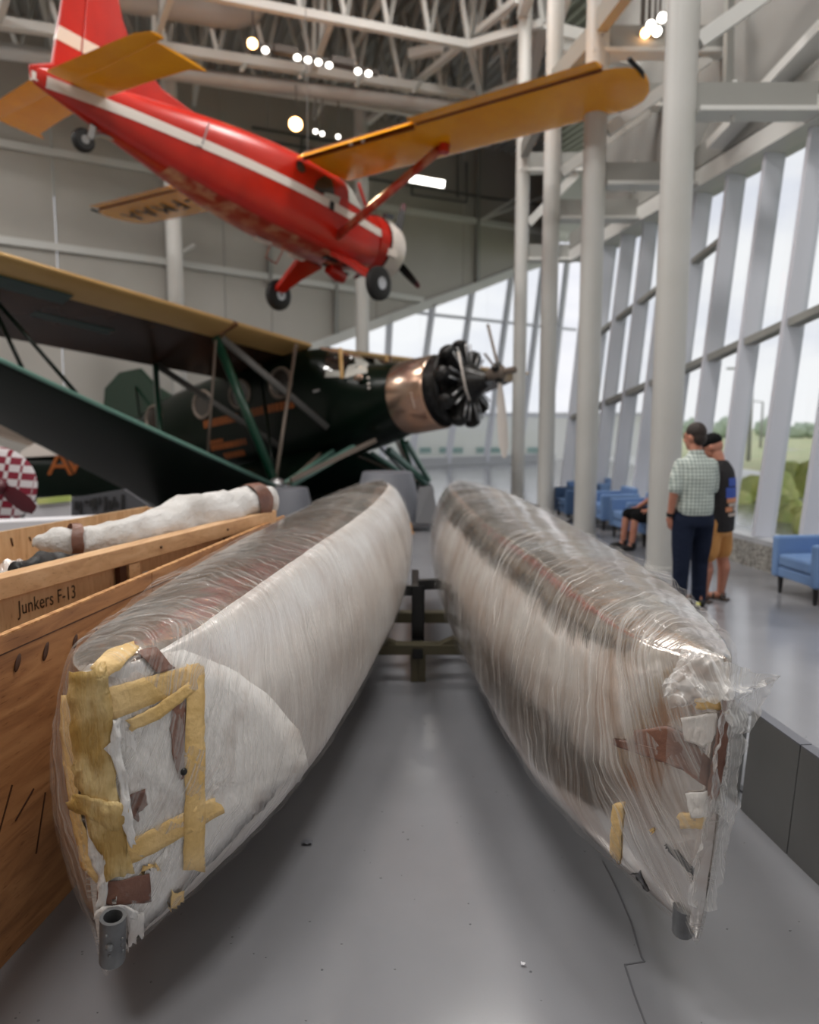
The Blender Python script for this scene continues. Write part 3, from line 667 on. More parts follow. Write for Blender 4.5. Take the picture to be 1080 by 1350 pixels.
def strip(name, line, width, mat, parent, bvh, off=.006, seg=14, wseg=4, crumple=.003, label=None):
    """a band of tape laid on the surface along a line, torn ends and small folds included"""
    pts = []; cum = [0]
    for a, b in zip(line, line[1:]): cum.append(cum[-1]+math.dist(a, b))
    for i in range(seg+1):
        s = cum[-1]*i/seg
        k = max(j for j in range(len(cum)) if cum[j] <= s+1e-6); k = min(k, len(line)-2); f = (s-cum[k])/max(cum[k+1]-cum[k], 1e-6)
        x = line[k][0]+(line[k+1][0]-line[k][0])*f; y = line[k][1]+(line[k+1][1]-line[k][1])*f
        dx, dy = line[k+1][0]-line[k][0], line[k+1][1]-line[k][1]; L = math.hypot(dx, dy); pts.append((x, y, -dy/L, dx/L, dx/L, dy/L, width[k]+(width[k+1]-width[k])*f if isinstance(width, (list, tuple)) else width))
    vs = []
    for i, (x, y, nx, ny, tx, ty, wd) in enumerate(pts):
        for j in range(wseg+1):
            u = j/wseg-.5; jag = rnd.uniform(-3, 3) if i in (0, seg) else 0; e = (rnd.uniform(-1, 1)*.8 if j in (0, wseg) else 0)
            h, nn = cam_hit(bvh, x+nx*(u*wd+e)+tx*jag, y+ny*(u*wd+e)+ty*jag)
            vs.append(h+nn*(off+crumple*abs(nz3(h, 40, 2))*2))
    W1 = wseg+1; fs = [(i*W1+j, (i+1)*W1+j, (i+1)*W1+j+1, i*W1+j+1) for i in range(seg) for j in range(wseg)]
    o = MB().add(vs, fs).build(name, mat, parent, True)
    m = o.modifiers.new('thick', 'SOLIDIFY'); m.thickness = .0015; m.offset = 1
    if label: o['label'] = label
    return o
def patch(name, poly, mat, parent, bvh, off=.004, n=9, crumple=.003, label=None):
    """a scrap with the given outline: a fan of rings shrunk to its middle, laid on the surface"""
    cx = sum(p[0] for p in poly)/len(poly); cy = sum(p[1] for p in poly)/len(poly); out = []
    for (a, b), (c, d) in zip(poly, poly[1:]+poly[:1]):
        for k in range(4): out.append((a+(c-a)*k/4+rnd.uniform(-.8, .8), b+(d-b)*k/4+rnd.uniform(-.8, .8)))
    N = len(out); vs = []; R = 6
    for r in range(R):
        f = 1-r/R
        for x, y in out:
            h, nn = cam_hit(bvh, cx+(x-cx)*f, cy+(y-cy)*f); vs.append(h+nn*(off+2*crumple*abs(nz3(h, 35, 4))))
    h, nn = cam_hit(bvh, cx, cy); vs.append(h+nn*(off+crumple)); c = len(vs)-1
    fs = [(r*N+j, r*N+(j+1) % N, (r+1)*N+(j+1) % N, (r+1)*N+j) for r in range(R-1) for j in range(N)]+[((R-1)*N+j, (R-1)*N+(j+1) % N, c) for j in range(N)]
    o = MB().add(vs, fs).build(name, mat, parent, True)
    m = o.modifiers.new('thick', 'SOLIDIFY'); m.thickness = .0015; m.offset = 1
    if label: o['label'] = label
    return o

def tents(L):                                # film pulled into peaks and ridges away from the hull
    def f(p, Y, t):
        e = 0
        for (q, h, r) in L:
            d = (p-Vector(q)).length
            e += h*max(0, 1-d/r)**1.6
        return e
    return f
FLOATS = {}
for side, lab in (('L', 'left aircraft float wrapped in clear film, taped bow, beside the plywood sheet'), ('R', 'right aircraft float wrapped in clear film with loose plastic at its bow')):
    cx = FL['ax'+side][0][1]
    root = thing('aircraft_float', lab, 'float', (smoothtab(4, FL['ax'+side]), 4, 0))
    mb = float_mesh(side, 150, 120, 0, .007)
    hull = mb.build('hull', M['alu_skin' if side == 'R' else 'paper_skin'], root, True); girth_uv(hull, mb, side)
    if side == 'L':                          # bare metal deck and far flank, papered side towards the windows
        hull.data.materials.append(M['alu_skin'])
        for pl in hull.data.polygons:
            if len(pl.vertices) == 4 and min(v % 120 for v in pl.vertices)/120*2-1 < .145: pl.material_index = 1
    BODY[side] = BVHTree.FromPolygons([Vector(v) for v in mb.v], mb.f); FLOATS[side] = root
    if side == 'L': ext = tents([((-.70, 2.15, 1.13), .07, .22), ((-.63, 2.45, 1.1), .03, .3), ((-.9, 2.9, 1.12), .03, .35), ((-.86, 2.15, .95), .015, .3)])
    else: ext = tents([((.74, 2.35, 1.12), .055, .16), ((.9, 2.15, 1.05), .02, .25), ((.98, 3.0, 1.08), .03, .5)])
    fm = float_mesh(side, 110, 90, .012, .022, ext)
    girth_uv(fm.build('stretch_film', M['film'], root, True), fm, side)

LB, LR = BODY['L'], FLOATS['L']
# white paper over the bow of the left float, with its tape and brown scraps
patch('paper_cover', [(112, 885), (180, 866), (240, 858), (300, 880), (352, 915), (392, 962), (405, 1010), (382, 1050), (345, 1088), (300, 1136), (250, 1186), (205, 1235), (172, 1262), (160, 1235), (150, 1190), (120, 1100), (104, 990)], M['paper'], LR, LB, .003, crumple=.005, label='dirty white paper over the bow')
strip('vertical_tape', [(254, 878), (254, 960), (254, 1060), (253, 1146)], [22, 25, 26, 28], M['tape'], LR, LB, .011, 20, label='yellow masking tape running down the side')
strip('tape', [(112, 936), (150, 925), (200, 908), (262, 886)], [34, 42, 36, 24], M['tape'], LR, LB, .009, 18)
strip('tape', [(168, 955), (205, 938), (250, 905)], [16, 17, 14], M['tape'], LR, LB, .012, 12)
strip('tape', [(150, 1130), (190, 1112), (240, 1085), (286, 1060)], [30, 30, 27, 24], M['tape'], LR, LB, .010, 16)
strip('tape', [(232, 1172), (229, 1208)], [17, 14], M['tape'], LR, LB, .010, 8)
strip('stem_tape', [(118, 882), (124, 930), (126, 985), (131, 1040), (140, 1085), (152, 1120), (160, 1150)], [38, 44, 42, 40, 44, 30, 30], M['tape_old'], LR, LB, .016, 26, 6, .010, label='crumpled golden tape down the stem')
strip('stem_tape', [(104, 1052), (135, 1062), (160, 1075)], [22, 30, 34], M['tape_old'], LR, LB, .022, 10, 5, .008)
strip('edge_tape', [(94, 915), (92, 960), (96, 1010), (104, 1080), (120, 1140), (134, 1155)], [20, 20, 16, 14, 20, 18], M['tape'], LR, LB, .006, 22, label='tape seen through the film on the far side of the stem')
strip('top_tape', [(128, 886), (150, 872), (180, 856)], [20, 24, 12], M['tape'], LR, LB, .010, 10)
patch('brown_scrap', [(226, 925), (241, 912), (244, 985), (243, 1022), (236, 1028), (226, 1000), (222, 960)], M['brown'], LR, LB, .008, label='long brown scrap beside the vertical tape')
patch('brown_scrap', [(165, 1048), (190, 1038), (193, 1060), (180, 1072), (182, 1082), (166, 1072)], M['brown'], LR, LB, .008)
patch('brown_scrap', [(132, 1160), (160, 1158), (195, 1148), (198, 1186), (150, 1192), (130, 1184)], M['brown'], LR, LB, .010)
patch('brown_scrap', [(180, 862), (205, 856), (228, 882), (206, 888)], M['brown'], LR, LB, .008)
h, nn = cam_hit(LB, 239, 1016); MB().ell(h+nn*.012, (.011, .011, .011)).build('dark_rivet', M['black_paint'], LR, True)
strip('paper_fold', [(150, 945), (148, 985), (160, 1030), (163, 1075), (172, 1110)], [8, 14, 10, 16, 8], M['paper'], LR, LB, .02, 22, 4, .012, label='torn curling paper edge')
strip('paper_fold', [(122, 1085), (130, 1120), (140, 1152), (136, 1195)], [10, 20, 16, 10], M['paper'], LR, LB, .012, 16, 4, .012)
# the hollow metal socket at the foot of the stem
p0, p1 = at(149, 1208, 1.885), at(148, 1266, 1.90)
ax = (p0-p1).normalized(); r = .034; so = MB().lathe([(0, r*.96), (.004, r), ((p0-p1).length, r), ((p0-p1).length, r*.72), ((p0-p1).length-.05, r*.7)], p1, ax, 26, False).build('stem_socket', M['steel_pipe'], LR, 40)
MB().lathe([(0, r*.71), (.002, r*.71)], p1+ax*((p0-p1).length-.045), ax, 20).build('socket_bore', M['hole'], so)
sd = Vector((.15, -1, 0)).normalized(); sx = ax.cross(sd).normalized()
for k, (u, v, rr) in enumerate(((0, .5, .011), (-.008, .74, .005), (0, .3, .005), (.028, .6, .005), (.028, .45, .005), (.03, .3, .005))):
    q = p1+ax*((p0-p1).length*v)+sx*u+(sd*math.sqrt(max(r*r-u*u, 0))); MB().ell(q, (rr, rr, rr)).build('rivet', M['steel_pipe'], so, True)
strip('paper_fold', [(176, 1200), (176, 1235), (172, 1266)], [22, 20, 12], M['paper'], LR, LB, .01, 10, 4, .006)
strip('paper_fold', [(132, 1205), (140, 1196), (162, 1194), (176, 1202)], [12, 16, 14, 10], M['paper'], LR, LB, .02, 12, 4, .01)

RB, RR = BODY['R'], FLOATS['R']
strip('tape', [(816, 1058), (811, 1145)], [15, 14], M['tape'], RR, RB, .003, 12, 4, .0012)
strip('tape', [(895, 1082), (930, 1080)], [20, 24], M['tape'], RR, RB, .003, 8, 4, .0012)
strip('tape', [(918, 928), (950, 926)], [14, 18], M['tape'], RR, RB, .003, 8, 4, .0012)
strip('stem_edge', [(957, 920), (950, 960), (945, 1000), (938, 1040), (936, 1060)], [12, 14, 18, 16, 8], M['brown'], RR, RB, .012, 22, 4, .006, label='brown kraft edge of the stem')
patch('brown_scrap', [(809, 973), (834, 977), (838, 962), (880, 957), (908, 968), (936, 1000), (938, 1042), (900, 1014), (862, 1000), (812, 984)], M['brown'], RR, RB, .005, crumple=.0015, label='long brown scrap pointing at the stem')
patch('paper_cover', [(900, 945), (944, 938), (944, 965), (930, 985), (905, 975)], M['paper'], RR, RB, .009, label='torn white paper under the film')
patch('paper_cover', [(905, 1045), (932, 1040), (930, 1075), (912, 1078)], M['paper'], RR, RB, .008)
strip('grey_strip', [(838, 1152), (850, 1185), (872, 1210), (895, 1226)], [14, 18, 18, 14], M['slate'], RR, RB, .003, 14, 4, .001, label='grey metal strip along the keel')
q0, q1 = at(905, 1180, 2.03), at(900, 1228, 2.06); MB().lathe([(0, .03), (.10, .034)], q1, (q0-q1), 16).build('keel_fitting', M['steel_pipe'], RR, 40)

def crumpled(name, quad, nu, nv, mat, parent, amp, seed, bow=0, pinch=None):
    """a loose sheet of plastic hung between four world-space edge points"""
    A, B, C, D = [Vector(q) for q in quad]; nrm = (B-A).cross(D-A).normalized()
    def f(u, v):
        p = (A*(1-u)+B*u)*(1-v)+(D*(1-u)+C*u)*v
        k = amp*(nz3(p, 9, seed)*1.1+abs(nz3(p, 21, seed+3))*1.2+.5*nz3(p, 46, seed+7))
        e = 1 if not (u in (0, 1) or v in (0, 1)) else .7
        p = p+nrm*(k*e+bow*math.sin(PI*u)*math.sin(PI*v))
        if v in (0, 1) or u in (0, 1): p = p+Vector((nz3(p, 16, seed+11), nz3(p, 16, seed+17), nz3(p, 16, seed+23)))*amp*1.2
        return p
    return MB().sheet(f, nu, nv).build(name, mat, parent, True)
# loose plastic at the bow of the right float: gathered bag, peak and hanging skirt
T = at(1030, 893, 2.02)
crumpled('plastic_bag', (at(872, 912, 1.90), at(962, 915, 1.88), at(950, 874, 2.0), at(898, 858, 2.08)), 44, 28, M['bag'], RR, .032, 3, .06)
crumpled('plastic_bag', (at(880, 930, 1.93), at(968, 922, 1.90), at(960, 900, 1.92), at(874, 890, 1.94)), 34, 16, M['bag'], RR, .028, 13, .04)
crumpled('plastic_peak', (at(945, 878, 1.97), T, T+Vector((-.012, 0, -.012)), at(952, 915, 1.90)), 30, 14, M['bag'], RR, .02, 5, .03)
crumpled('plastic_peak', (at(960, 915, 1.90), T, at(985, 970, 1.98), at(962, 955, 1.91)), 26, 16, M['bag'], RR, .02, 8, .02)
crumpled('plastic_skirt', (at(955, 910, 1.90), at(985, 945, 2.03), at(968, 1095, 2.06), at(938, 1060, 1.93)), 22, 40, M['bag'], RR, .014, 21, .02)
crumpled('plastic_skirt', (at(938, 1050, 1.93), at(972, 1075, 2.08), at(945, 1200, 2.03), at(905, 1195, 1.99)), 22, 36, M['bag'], RR, .012, 31, .02)
crumpled('plastic_skirt', (at(880, 955, 1.96), at(950, 940, 1.91), at(938, 1100, 1.94), at(868, 1120, 2.02)), 30, 40, M['film'], RR, .010, 41, .01)

# ------------------------------------------------------------------ plywood sheet, long crate and what lies in it
def upr(p, z): return Vector((p[0], p[1], z))
pa, pb = Vector((-1.46, 1.0, 0)), Vector((-.93, 5.62, 0)); pd = (pb-pa).normalized(); pnr = Vector((pd.y, -pd.x, 0))
def edgez(Y): return 1.066-.006*(Y-2.4)
ps = thing('plywood_crate_side', 'rough orange plywood sheet standing on edge beside the left float', 'crate', ((pa+pb)/2))
def ply(y0, y1, name):
    a = pa+pd*((y0-pa.y)/pd.y); b = pa+pd*((y1-pa.y)/pd.y); t = pnr*-.022
    return MB().hexa([a, b, b+t, a+t, upr(a, edgez(y0)), upr(b, edgez(y1)), upr(b+t, edgez(y1)), upr(a+t, edgez(y0))]).build(name, M['ply'], ps, False, .003)
ply(1.0, 3.42, 'plywood_sheet'); ply(3.425, 5.62, 'plywood_sheet')
def ppt(Y, z, o=.0): return pa+pd*((Y-pa.y)/pd.y)+Vector((0, 0, z))+pnr*o
MB().bar(ppt(1.0, edgez(1)+.002, -.011), ppt(5.62, edgez(5.62)+.002, -.011), .023, .006).build('raw_edge', M['ply_edge'], ps)
for k in range(9):
    Y = 2.25+k*.17+rnd.uniform(-.02, .02); z = .96+.012*math.sin(k)-.01*k; mb = MB(); c = ppt(Y, z, .002)
    mb.ell(c, (.006, .03+.004*(k % 3), .012), Matrix.Rotation(.9, 3, pnr)); mb.build('wood_knot', M['knot'], ps, True)
MB().bar(ppt(1.6, 1.02, .001), ppt(5.2, .97, .001), .004, .003, pnr).build('veneer_crack', M['knot'], ps)
for Y, z, L, an in ((2.32, .5, .16, 1.0), (2.42, .47, .12, .5), (2.5, .36, .2, 1.2), (2.16, .28, .16, .15), (2.62, .42, .08, 1.35)):
    d = pd*math.cos(an)+Vector((0, 0, math.sin(an))); MB().bar(ppt(Y, z, .001)-d*L/2, ppt(Y, z, .001)+d*L/2, .006, .003, pnr).build('veneer_split', M['knot'], ps)

# long crate with a stencilled name
ca, cb_ = Vector((-2.17, 1.35, 0)), Vector((-.985, 5.36, 0)); cdv = (cb_-ca).normalized(); cn = Vector((cdv.y, -cdv.x, 0)); CLn = (cb_-ca).length; CT = 1.125; CWD = 1.02
def cpt(s, o, z): return ca+cdv*s+cn*o+Vector((0, 0, z))
cr_ = thing('shipping_crate', 'long open pine crate with dark stencilled lettering holding white wrapped parts', 'crate', cpt(CLn/2, -.5, 0))
MB().bar(cpt(0, .02, CT-.045), cpt(CLn, .02, CT-.045), .045, .09).build('top_rail', M['lumber'], cr_, False, .004)
MB().bar(cpt(0, -.03, CT-.016), cpt(CLn, -.03, CT-.016), .05, .03).build('cap_strip', M['lumber'], cr_, False, .003)
ss = [0, .45, 1.52, 2.58, 3.62, CLn]
for a, b in zip(ss, ss[1:]): MB().bar(cpt(a+.003, -.012, .57), cpt(b-.003, -.012, .57), .014, 1.0).build('side_board', M['pine'], cr_)
for s in ss[1:-1]+[CLn-.04]:
    MB().bar(cpt(s, .018, .05), cpt(s, .018, CT-.092), .04, .09, cdv).build('batten', M['lumber'], cr_, False, .003)
    MB().bar(cpt(s-.085, .016, .05), cpt(s-.085, .016, CT-.092), .03, .05, cdv).build('slot', M['knot'], cr_)
MB().bar(cpt(0, .02, .07), cpt(CLn, .02, .07), .045, .14).build('bottom_rail', M['lumber'], cr_)
for a in range(8):
    x0, x1 = CLn*a/8, CLn*(a+1)/8
    MB().bar(cpt(x0+.003, -CWD, .56), cpt(x1-.003, -CWD, .56), .014, 1.12).build('far_board', M['pine'], cr_)
MB().bar(cpt(CLn-.01, 0, .56), cpt(CLn-.01, -CWD, .56), .02, 1.1).build('end_board', M['pine'], cr_)
MB().bar(cpt(0, -CWD/2, .1), cpt(CLn, -CWD/2, .1), CWD-.03, .03).build('crate_floor', M['lumber'], cr_)
for s in (2.72, 4.1):
    MB().box(cpt(s, -.003, CT-.2), (.004, .05, .07), Matrix((cn, cdv, Vector((0, 0, 1)))).transposed()).build('paper_tag', M['white_plinth'], cr_)
for s in (.6, 1.7, 2.8, 3.5): MB().ell(cpt(s, .044, CT-.045), (.008, .008, .008)).build('nail_head', M['knot'], cr_)
for k in range(14): MB().bar(cpt(1.6+k*.14, -CWD+.009, CT-.05-.015*(k % 3)), cpt(1.61+k*.14, -CWD+.009, CT-.09-.01*(k % 2)), .004, .016, cn).build('wood_mark', M['knot'], cr_)
tp = on_plane(64, 791, cpt(0, -.004, 0), cn); s0 = (tp-ca).dot(cdv)
lettering('Junkers F-13', .088, cpt(s0, -.004, tp.z), cdv, (0, 0, 1), M['ink'], cr_, 'stencilled_letter', .0006, 1.05, .74)

# white wrapped long part lying in the crate, black sheet and clear plastic beside it
def wrapped(name, path, radii, mat, label, cat, amp, seed, flat=(1, 1)):
    pts = [Vector(p) for p in path]; P = []; R = []
    for i in range(len(pts)-1):
        for k in range(10): P.append(pts[i]+(pts[i+1]-pts[i])*k/10); R.append(radii[i]+(radii[i+1]-radii[i])*k/10)
    P.append(pts[-1]); R.append(radii[-1]); mb = MB().tube(P, R, 28, True, flat)
    mb.v = [tuple(Vector(v)+Vector((nz3(v, 6, seed), nz3(v, 6, seed+5), nz3(v, 6, seed+9)))*amp+Vector((0, 0, 1))*amp*.6*nz3(v, 19, seed)) for v in mb.v]
    return tag(mb.build(name, mat, None, True), label, cat)
W0, W1, W2, W3, W4 = at(40, 717, 3.75), at(150, 715, 3.95), at(235, 690, 4.6), at(310, 668, 5.1), at(345, 660, 5.35)
wr_ = wrapped('wrapped_aircraft_part', (W0, W0*.7+W1*.3, W1, W2, W3, W4), [.02, .07, .10, .14, .12, .10], M['white_wrap'], 'long white fabric wrapped aircraft part lying across the top of the crate', 'wrapped part', .035, 3)
def band(p, q, r, name, mat, par):
    d = (q-p).normalized(); mb = MB().tube([p, p+(q-p)*.5, q], [r, r*1.03, r], 24, False)
    mb.v = [tuple(Vector(v)+d*.02*nz3(v, 14, 2)) for v in mb.v]; return mb.build(name, mat, par, True)
band(W0*.55+W1*.45, W0*.4+W1*.6, .102, 'brown_tape_band', M['brown'], wr_)
band(W3*.6+W4*.4, W3*.1+W4*.9, .132, 'brown_tape_band', M['brown'], wr_)
kp = at(350, 657, 5.55); kn = MB().ell(kp, (.09, .08, .12), None, 18, 12); kn.v = [tuple(Vector(v)+Vector((nz3(v, 9, 1), nz3(v, 9, 4), nz3(v, 9, 8)))*.05) for v in kn.v]
kn.build('wrapped_knob', M['white_wrap'], wr_, True)
wrapped('wrapped_bundle', (at(205, 700, 4.7), at(262, 686, 5.0), at(330, 664, 5.45)), [.05, .07, .06], M['white_wrap'], 'thin white wrapped bundle behind the long wrapped part at the crate end', 'wrapped part', .03, 23)
wrapped('black_plastic_sheet', (at(25, 758, 3.3), at(62, 748, 3.55), at(112, 738, 3.75)), [.05, .08, .03], M['black_wrap'], 'crumpled black plastic sheet in the near part of the crate', 'plastic sheet', .03, 11)
p = at(12, 752, 3.45); o = MB().sheet(lambda u, v: at(-30+u*80, 742+v*26, 3.5-.25*v)+Vector((0, 0, 1))*.05*nz3((u*3, v*3, 0), 2, 4), 24, 10).build('clear_plastic_sheet', M['bag'], None, True)
tag(o, 'loose clear plastic sheet in the crate beside the black sheet', 'plastic sheet')

# ------------------------------------------------------------------ dolly between the floats
dl = thing('float_dolly', 'black and olive metal dolly carrying the two floats', 'dolly', (.08, 5.0, 0))
dy = 5.0
MB().bar((-.85, dy, .225), (1.05, dy, .225), .10, .07).build('cross_beam', M['olive'], dl, False, .006)
MB().bar((-.75, dy+.55, .30), (.95, dy+.55, .30), .09, .08).build('cross_beam', M['olive'], dl, False, .006)
MB().bar((.055, dy-.06, .2), (.055, dy+2.3, .28), .07, .07).build('spine', M['black_paint'], dl, False, .005)
for x, dx in ((.035, -.025), (.085, .02)): MB().bar((x, dy-.02, 0), (x, dy-.02, .2), .05, .05).build('leg', M['olive'], dl, False, .005)
MB().bar((.06, dy+.2, .22), (.06, dy+.2, .62), .09, .09).build('post', M['black_paint'], dl, False, .005)
MB().bar((-.2, dy+.2, .58), (.06, dy+.2, .58), .06, .07).build('upper_bar', M['black_paint'], dl, False, .005)
MB().bar((.06, dy+.2, .62), (.3, dy+.2, .63), .06, .07).build('upper_bar', M['black_paint'], dl, False, .005)
for s in (-1, 1):
    for Y in (dy, dy+.55):
        x = .06+s*.62; MB().bar((x, Y, .09), (x, Y, .2), .06, .06).build('caster_fork', M['black_paint'], dl)
        MB().lathe([(-.02, .045), (-.018, .055), (.018, .055), (.02, .045)], (x, Y, .055), (1, 0, 0), 18).build('caster', M['black'], dl, 40)
    MB().bar((.06+s*.16, dy, .24), (.06+s*.42, dy, .36), .08, .05).build('cradle_arm', M['olive'], dl)
o = MB().lathe([(0, .06), (.015, .06), (.02, .04), (.12, .03), (.17, .012)], at_z(541, 703, 0), (0, 0, 1), 14).build('floor_cone', M['jacket'], None, 40); tag(o, 'small orange marker on the floor far between the floats', 'marker')

# scraps on the floor
for k, (px, py, s, lb) in enumerate(((405, 1110, .022, 'grey scrap of torn film on the floor right of the left float'), (690, 1271, .007, 'tiny white scrap on the floor in front of the right float'))):
    c = at_z(px, py, .008); mb = MB().sheet(lambda u, v: c+Vector(((u-.5)*s*2, (v-.5)*s*1.6, .012*abs(nz3((u*4+k, v*4, 0), 1, k)))), 6, 6); tag(mb.build('floor_scrap', M['grey_plinth'] if k == 0 else M['white_plinth'], None, True), lb, 'scrap')

# dark sheet-metal barrier along the right float, reading rails behind it
def barrier(pts, h, label, top=.05):
    t = thing('low_barrier', label, 'barrier', pts[0])
    for a, b in zip(pts, pts[1:]):
        a, b = Vector(a), Vector(b); d = (b-a).normalized(); n = Vector((d.y, -d.x, 0)); g = d*.004
        if n.x < 0: n = -n
        MB().hexa([a+g, b-g, b-g+n*.012, a+g+n*.012, a+g+n*.03+Vector((0, 0, h)), b-g+n*.03+Vector((0, 0, h)), b-g+n*.042+Vector((0, 0, h)), a+g+n*.042+Vector((0, 0, h))]).build('face_plate', M['barrier'], t)
        MB().bar(a+g+n*(.03+top/2)+Vector((0, 0, h)), b-g+n*(.03+top/2)+Vector((0, 0, h)), top, .012).build('top_lip', M['grey_plinth'], t)
        MB().bar(a+g+n*.1, b-g+n*.1+Vector((0, 0, 0)), .03, .02).build('foot_rail', M['slate'], t)
    return t
barrier([(1.66, 1.55, 0), (1.535, 2.9, 0), (1.505, 3.27, 0)], .46, 'dark grey sheet metal barrier along the floor right of the right float')
barrier([(1.50, 3.30, 0), (1.44, 4.1, 0)], .43, 'short dark grey barrier section just beyond the long one, behind the loose plastic')
def rail(px0, px1, y0, y1, Y, label, h=.5):
    a, b = at(px0, y0, Y), at(px1, y1, Y-.9); t = thing('reading_rail', label, 'information panel', ((a+b)/2*1).to_2d().to_3d())
    u = (b-a); u.z = 0; L = u.length; u.normalize(); n = Vector((-u.y, u.x, 0)); n = n if n.y < 0 else -n; z = (a.z+b.z)/2
    A0, B0 = Vector((a.x, a.y, z)), Vector((b.x, b.y, z)); dn = n*.34+Vector((0, 0, -.2))
    MB().hexa([A0, B0, B0+dn, A0+dn]+[q+Vector((0, 0, .025)) for q in (A0, B0, B0+dn, A0+dn)]).build('slanted_panel', M['slate'], t, False, .005)
    for q in (A0+u*.12, B0-u*.12): MB().bar(Vector((q.x, q.y, 0))+n*.12, q+n*.12-Vector((0, 0, .05)), .05, .05).build('post', M['grey_plinth'], t); MB().box(Vector((q.x, q.y, .01))+n*.12, (.2, .2, .02)).build('foot_plate', M['grey_plinth'], t)
rail(706, 752, 675, 684, 8.6, 'nearest slanted grey reading rail behind the right float')
rail(676, 712, 660, 668, 11.0, 'middle slanted grey reading rail behind the right float')
rail(655, 684, 652, 658, 13.2, 'farthest slanted grey reading rail behind the right float, by the columns')

# conical stands under the green aircraft and a folded panel
def cone(px0, px1, y0, y1, Y, tw, label):
    a = at((px0+px1)/2, y1, Y); b = at((px0+px1)/2, y0, Y); r = (px1-px0)/2/FPX*Y
    return tag(MB().lathe([(0, r), (.012, r), (b.z-a.z-.02, r*tw), (b.z-a.z, r*tw*.96)], (a.x, a.y, max(a.z, 0)), (0, 0, 1), 36).build('conical_stand', M['grey_plinth'], None, 40), label, 'stand')
cone(352, 416, 643, 688, 13.0, .72, 'grey conical stand under the near landing gear of the green aircraft')
cone(462, 560, 622, 689, 13.0, .68, 'large grey conical stand under the far landing gear of the green aircraft')
t = thing('folded_panel', 'folded slate grey panel standing on a dark base right of the large conical stand', 'panel', at(562, 697, 12.2))
a, b, c, d = at(548, 690, 12.2), at(580, 690, 12.2), at(570, 640, 12.6), at(552, 643, 12.6)
MB().hexa([a, b, b+Vector((0, .06, 0)), a+Vector((0, .06, 0)), d, c, c+Vector((0, .06, 0)), d+Vector((0, .06, 0))]).build('panel', M['slate'], t)
MB().box(at(560, 695, 12.2)+Vector((0, .1, .02)), (.6, .5, .05)).build('base', M['slate'], t)

# ------------------------------------------------------------------ aircraft
def frame(o, yaw, pitch, roll):
    cy, sy = math.cos(yaw), math.sin(yaw); cp, sp = math.cos(pitch), math.sin(pitch); cr_, sr = math.cos(roll), math.sin(roll)
    Mm = Matrix(((cy, -sy, 0), (sy, cy, 0), (0, 0, 1))) @ Matrix(((cp, 0, sp), (0, 1, 0), (-sp, 0, cp))) @ Matrix(((1, 0, 0), (0, cr_, -sr), (0, sr, cr_)))
    m = Mm.to_4x4(); m.translation = Vector(o); return m
def fus_pt(tab, x, th, e=2.6, off=0):
    hw, zb, zt = (smoothtab(x, [(r[0], r[k]) for r in tab]) for k in (1, 2, 3))
    c, s = math.cos(th), math.sin(th); ex = 2/(r_e if (r_e := (smoothtab(x, [(r[0], r[4]) for r in tab]) if len(tab[0]) > 4 else e)) else e)
    return Vector((x, (hw+off)*math.copysign(abs(c)**ex, c), (zb+zt)/2+((zt-zb)/2+off)*math.copysign(abs(s)**ex, s)))
def fus(tab, n=46, m=36):
    x0, x1 = tab[0][0], tab[-1][0]; mb = MB()
    return mb.loft([[fus_pt(tab, x0+(x1-x0)*i/n, 2*PI*j/m) for j in range(m)] for i in range(n+1)])
def fus_band(tab, x0, x1, th0, th1, off, n=30, m=4):
    def f(u, v):
        x = x0+(x1-x0)*u; a = th0(x) if callable(th0) else th0; b = th1(x) if callable(th1) else th1
        return fus_pt(tab, x, a+(b-a)*v, off=off)
    return MB().sheet(f, n, m)
def side_patch(tab, poly, sgn, off=.012, thick=0):
    """outline in (x, z) laid on the fuselage side"""
    def pt(x, z):
        hw, zb, zt = (smoothtab(x, [(r[0], r[k]) for r in tab]) for k in (1, 2, 3)); e = smoothtab(x, [(r[0], r[4]) for r in tab])
        s = max(-.97, min(.97, (z-(zb+zt)/2)/((zt-zb)/2))); return Vector((x, sgn*(hw*(1-abs(s)**e)**(1/e)+off), z))
    cx = sum(p[0] for p in poly)/len(poly); cz = sum(p[1] for p in poly)/len(poly); out = []
    for (a, b), (c, d) in zip(poly, poly[1:]+poly[:1]):
        for k in range(4): out.append((a+(c-a)*k/4, b+(d-b)*k/4))
    N = len(out); vs = [pt(cx+(x-cx)*f, cz+(z-cz)*f) for f in (1, .66, .33) for x, z in out]+[pt(cx, cz)]
    return MB().add(vs, [(r*N+j, r*N+(j+1) % N, (r+1)*N+(j+1) % N, (r+1)*N+j) for r in (0, 1) for j in range(N)]+[(2*N+j, 2*N+(j+1) % N, 3*N) for j in range(N)])
def foil(le, te, t, n=9):
    """closed airfoil ring between a leading and a trailing edge point (lower side flat)"""
    le, te = Vector(le), Vector(te); c = te-le; up = Vector((0, 0, 1)); ring = []
    for i in range(n+1):
        u = (1-math.cos(PI*i/n))/2; ring.append(le+c*u+up*(t*2.3*(math.sqrt(u)*.62-.22*u-.40*u*u)))
    for i in range(n-1, 0, -1):
        u = (1-math.cos(PI*i/n))/2; ring.append(le+c*u-up*(t*.9*(math.sqrt(u)*.5-.15*u-.35*u*u)))
    return ring
def wheel(parent, c, r, w, name='wheel', hub=M['alu']):
    o = MB().lathe([(-w*.5, r*.3), (-w*.5, r*.8), (-w*.3, r*.97), (0, r), (w*.3, r*.97), (w*.5, r*.8), (w*.5, r*.3)], c, (0, 1, 0), 26).build(name, M['black'], parent, 40)
    MB().lathe([(-w*.56, r*.12), (-w*.54, r*.36), (w*.54, r*.36), (w*.56, r*.12)], c, (0, 1, 0), 20).build('hub', hub, o, 40)

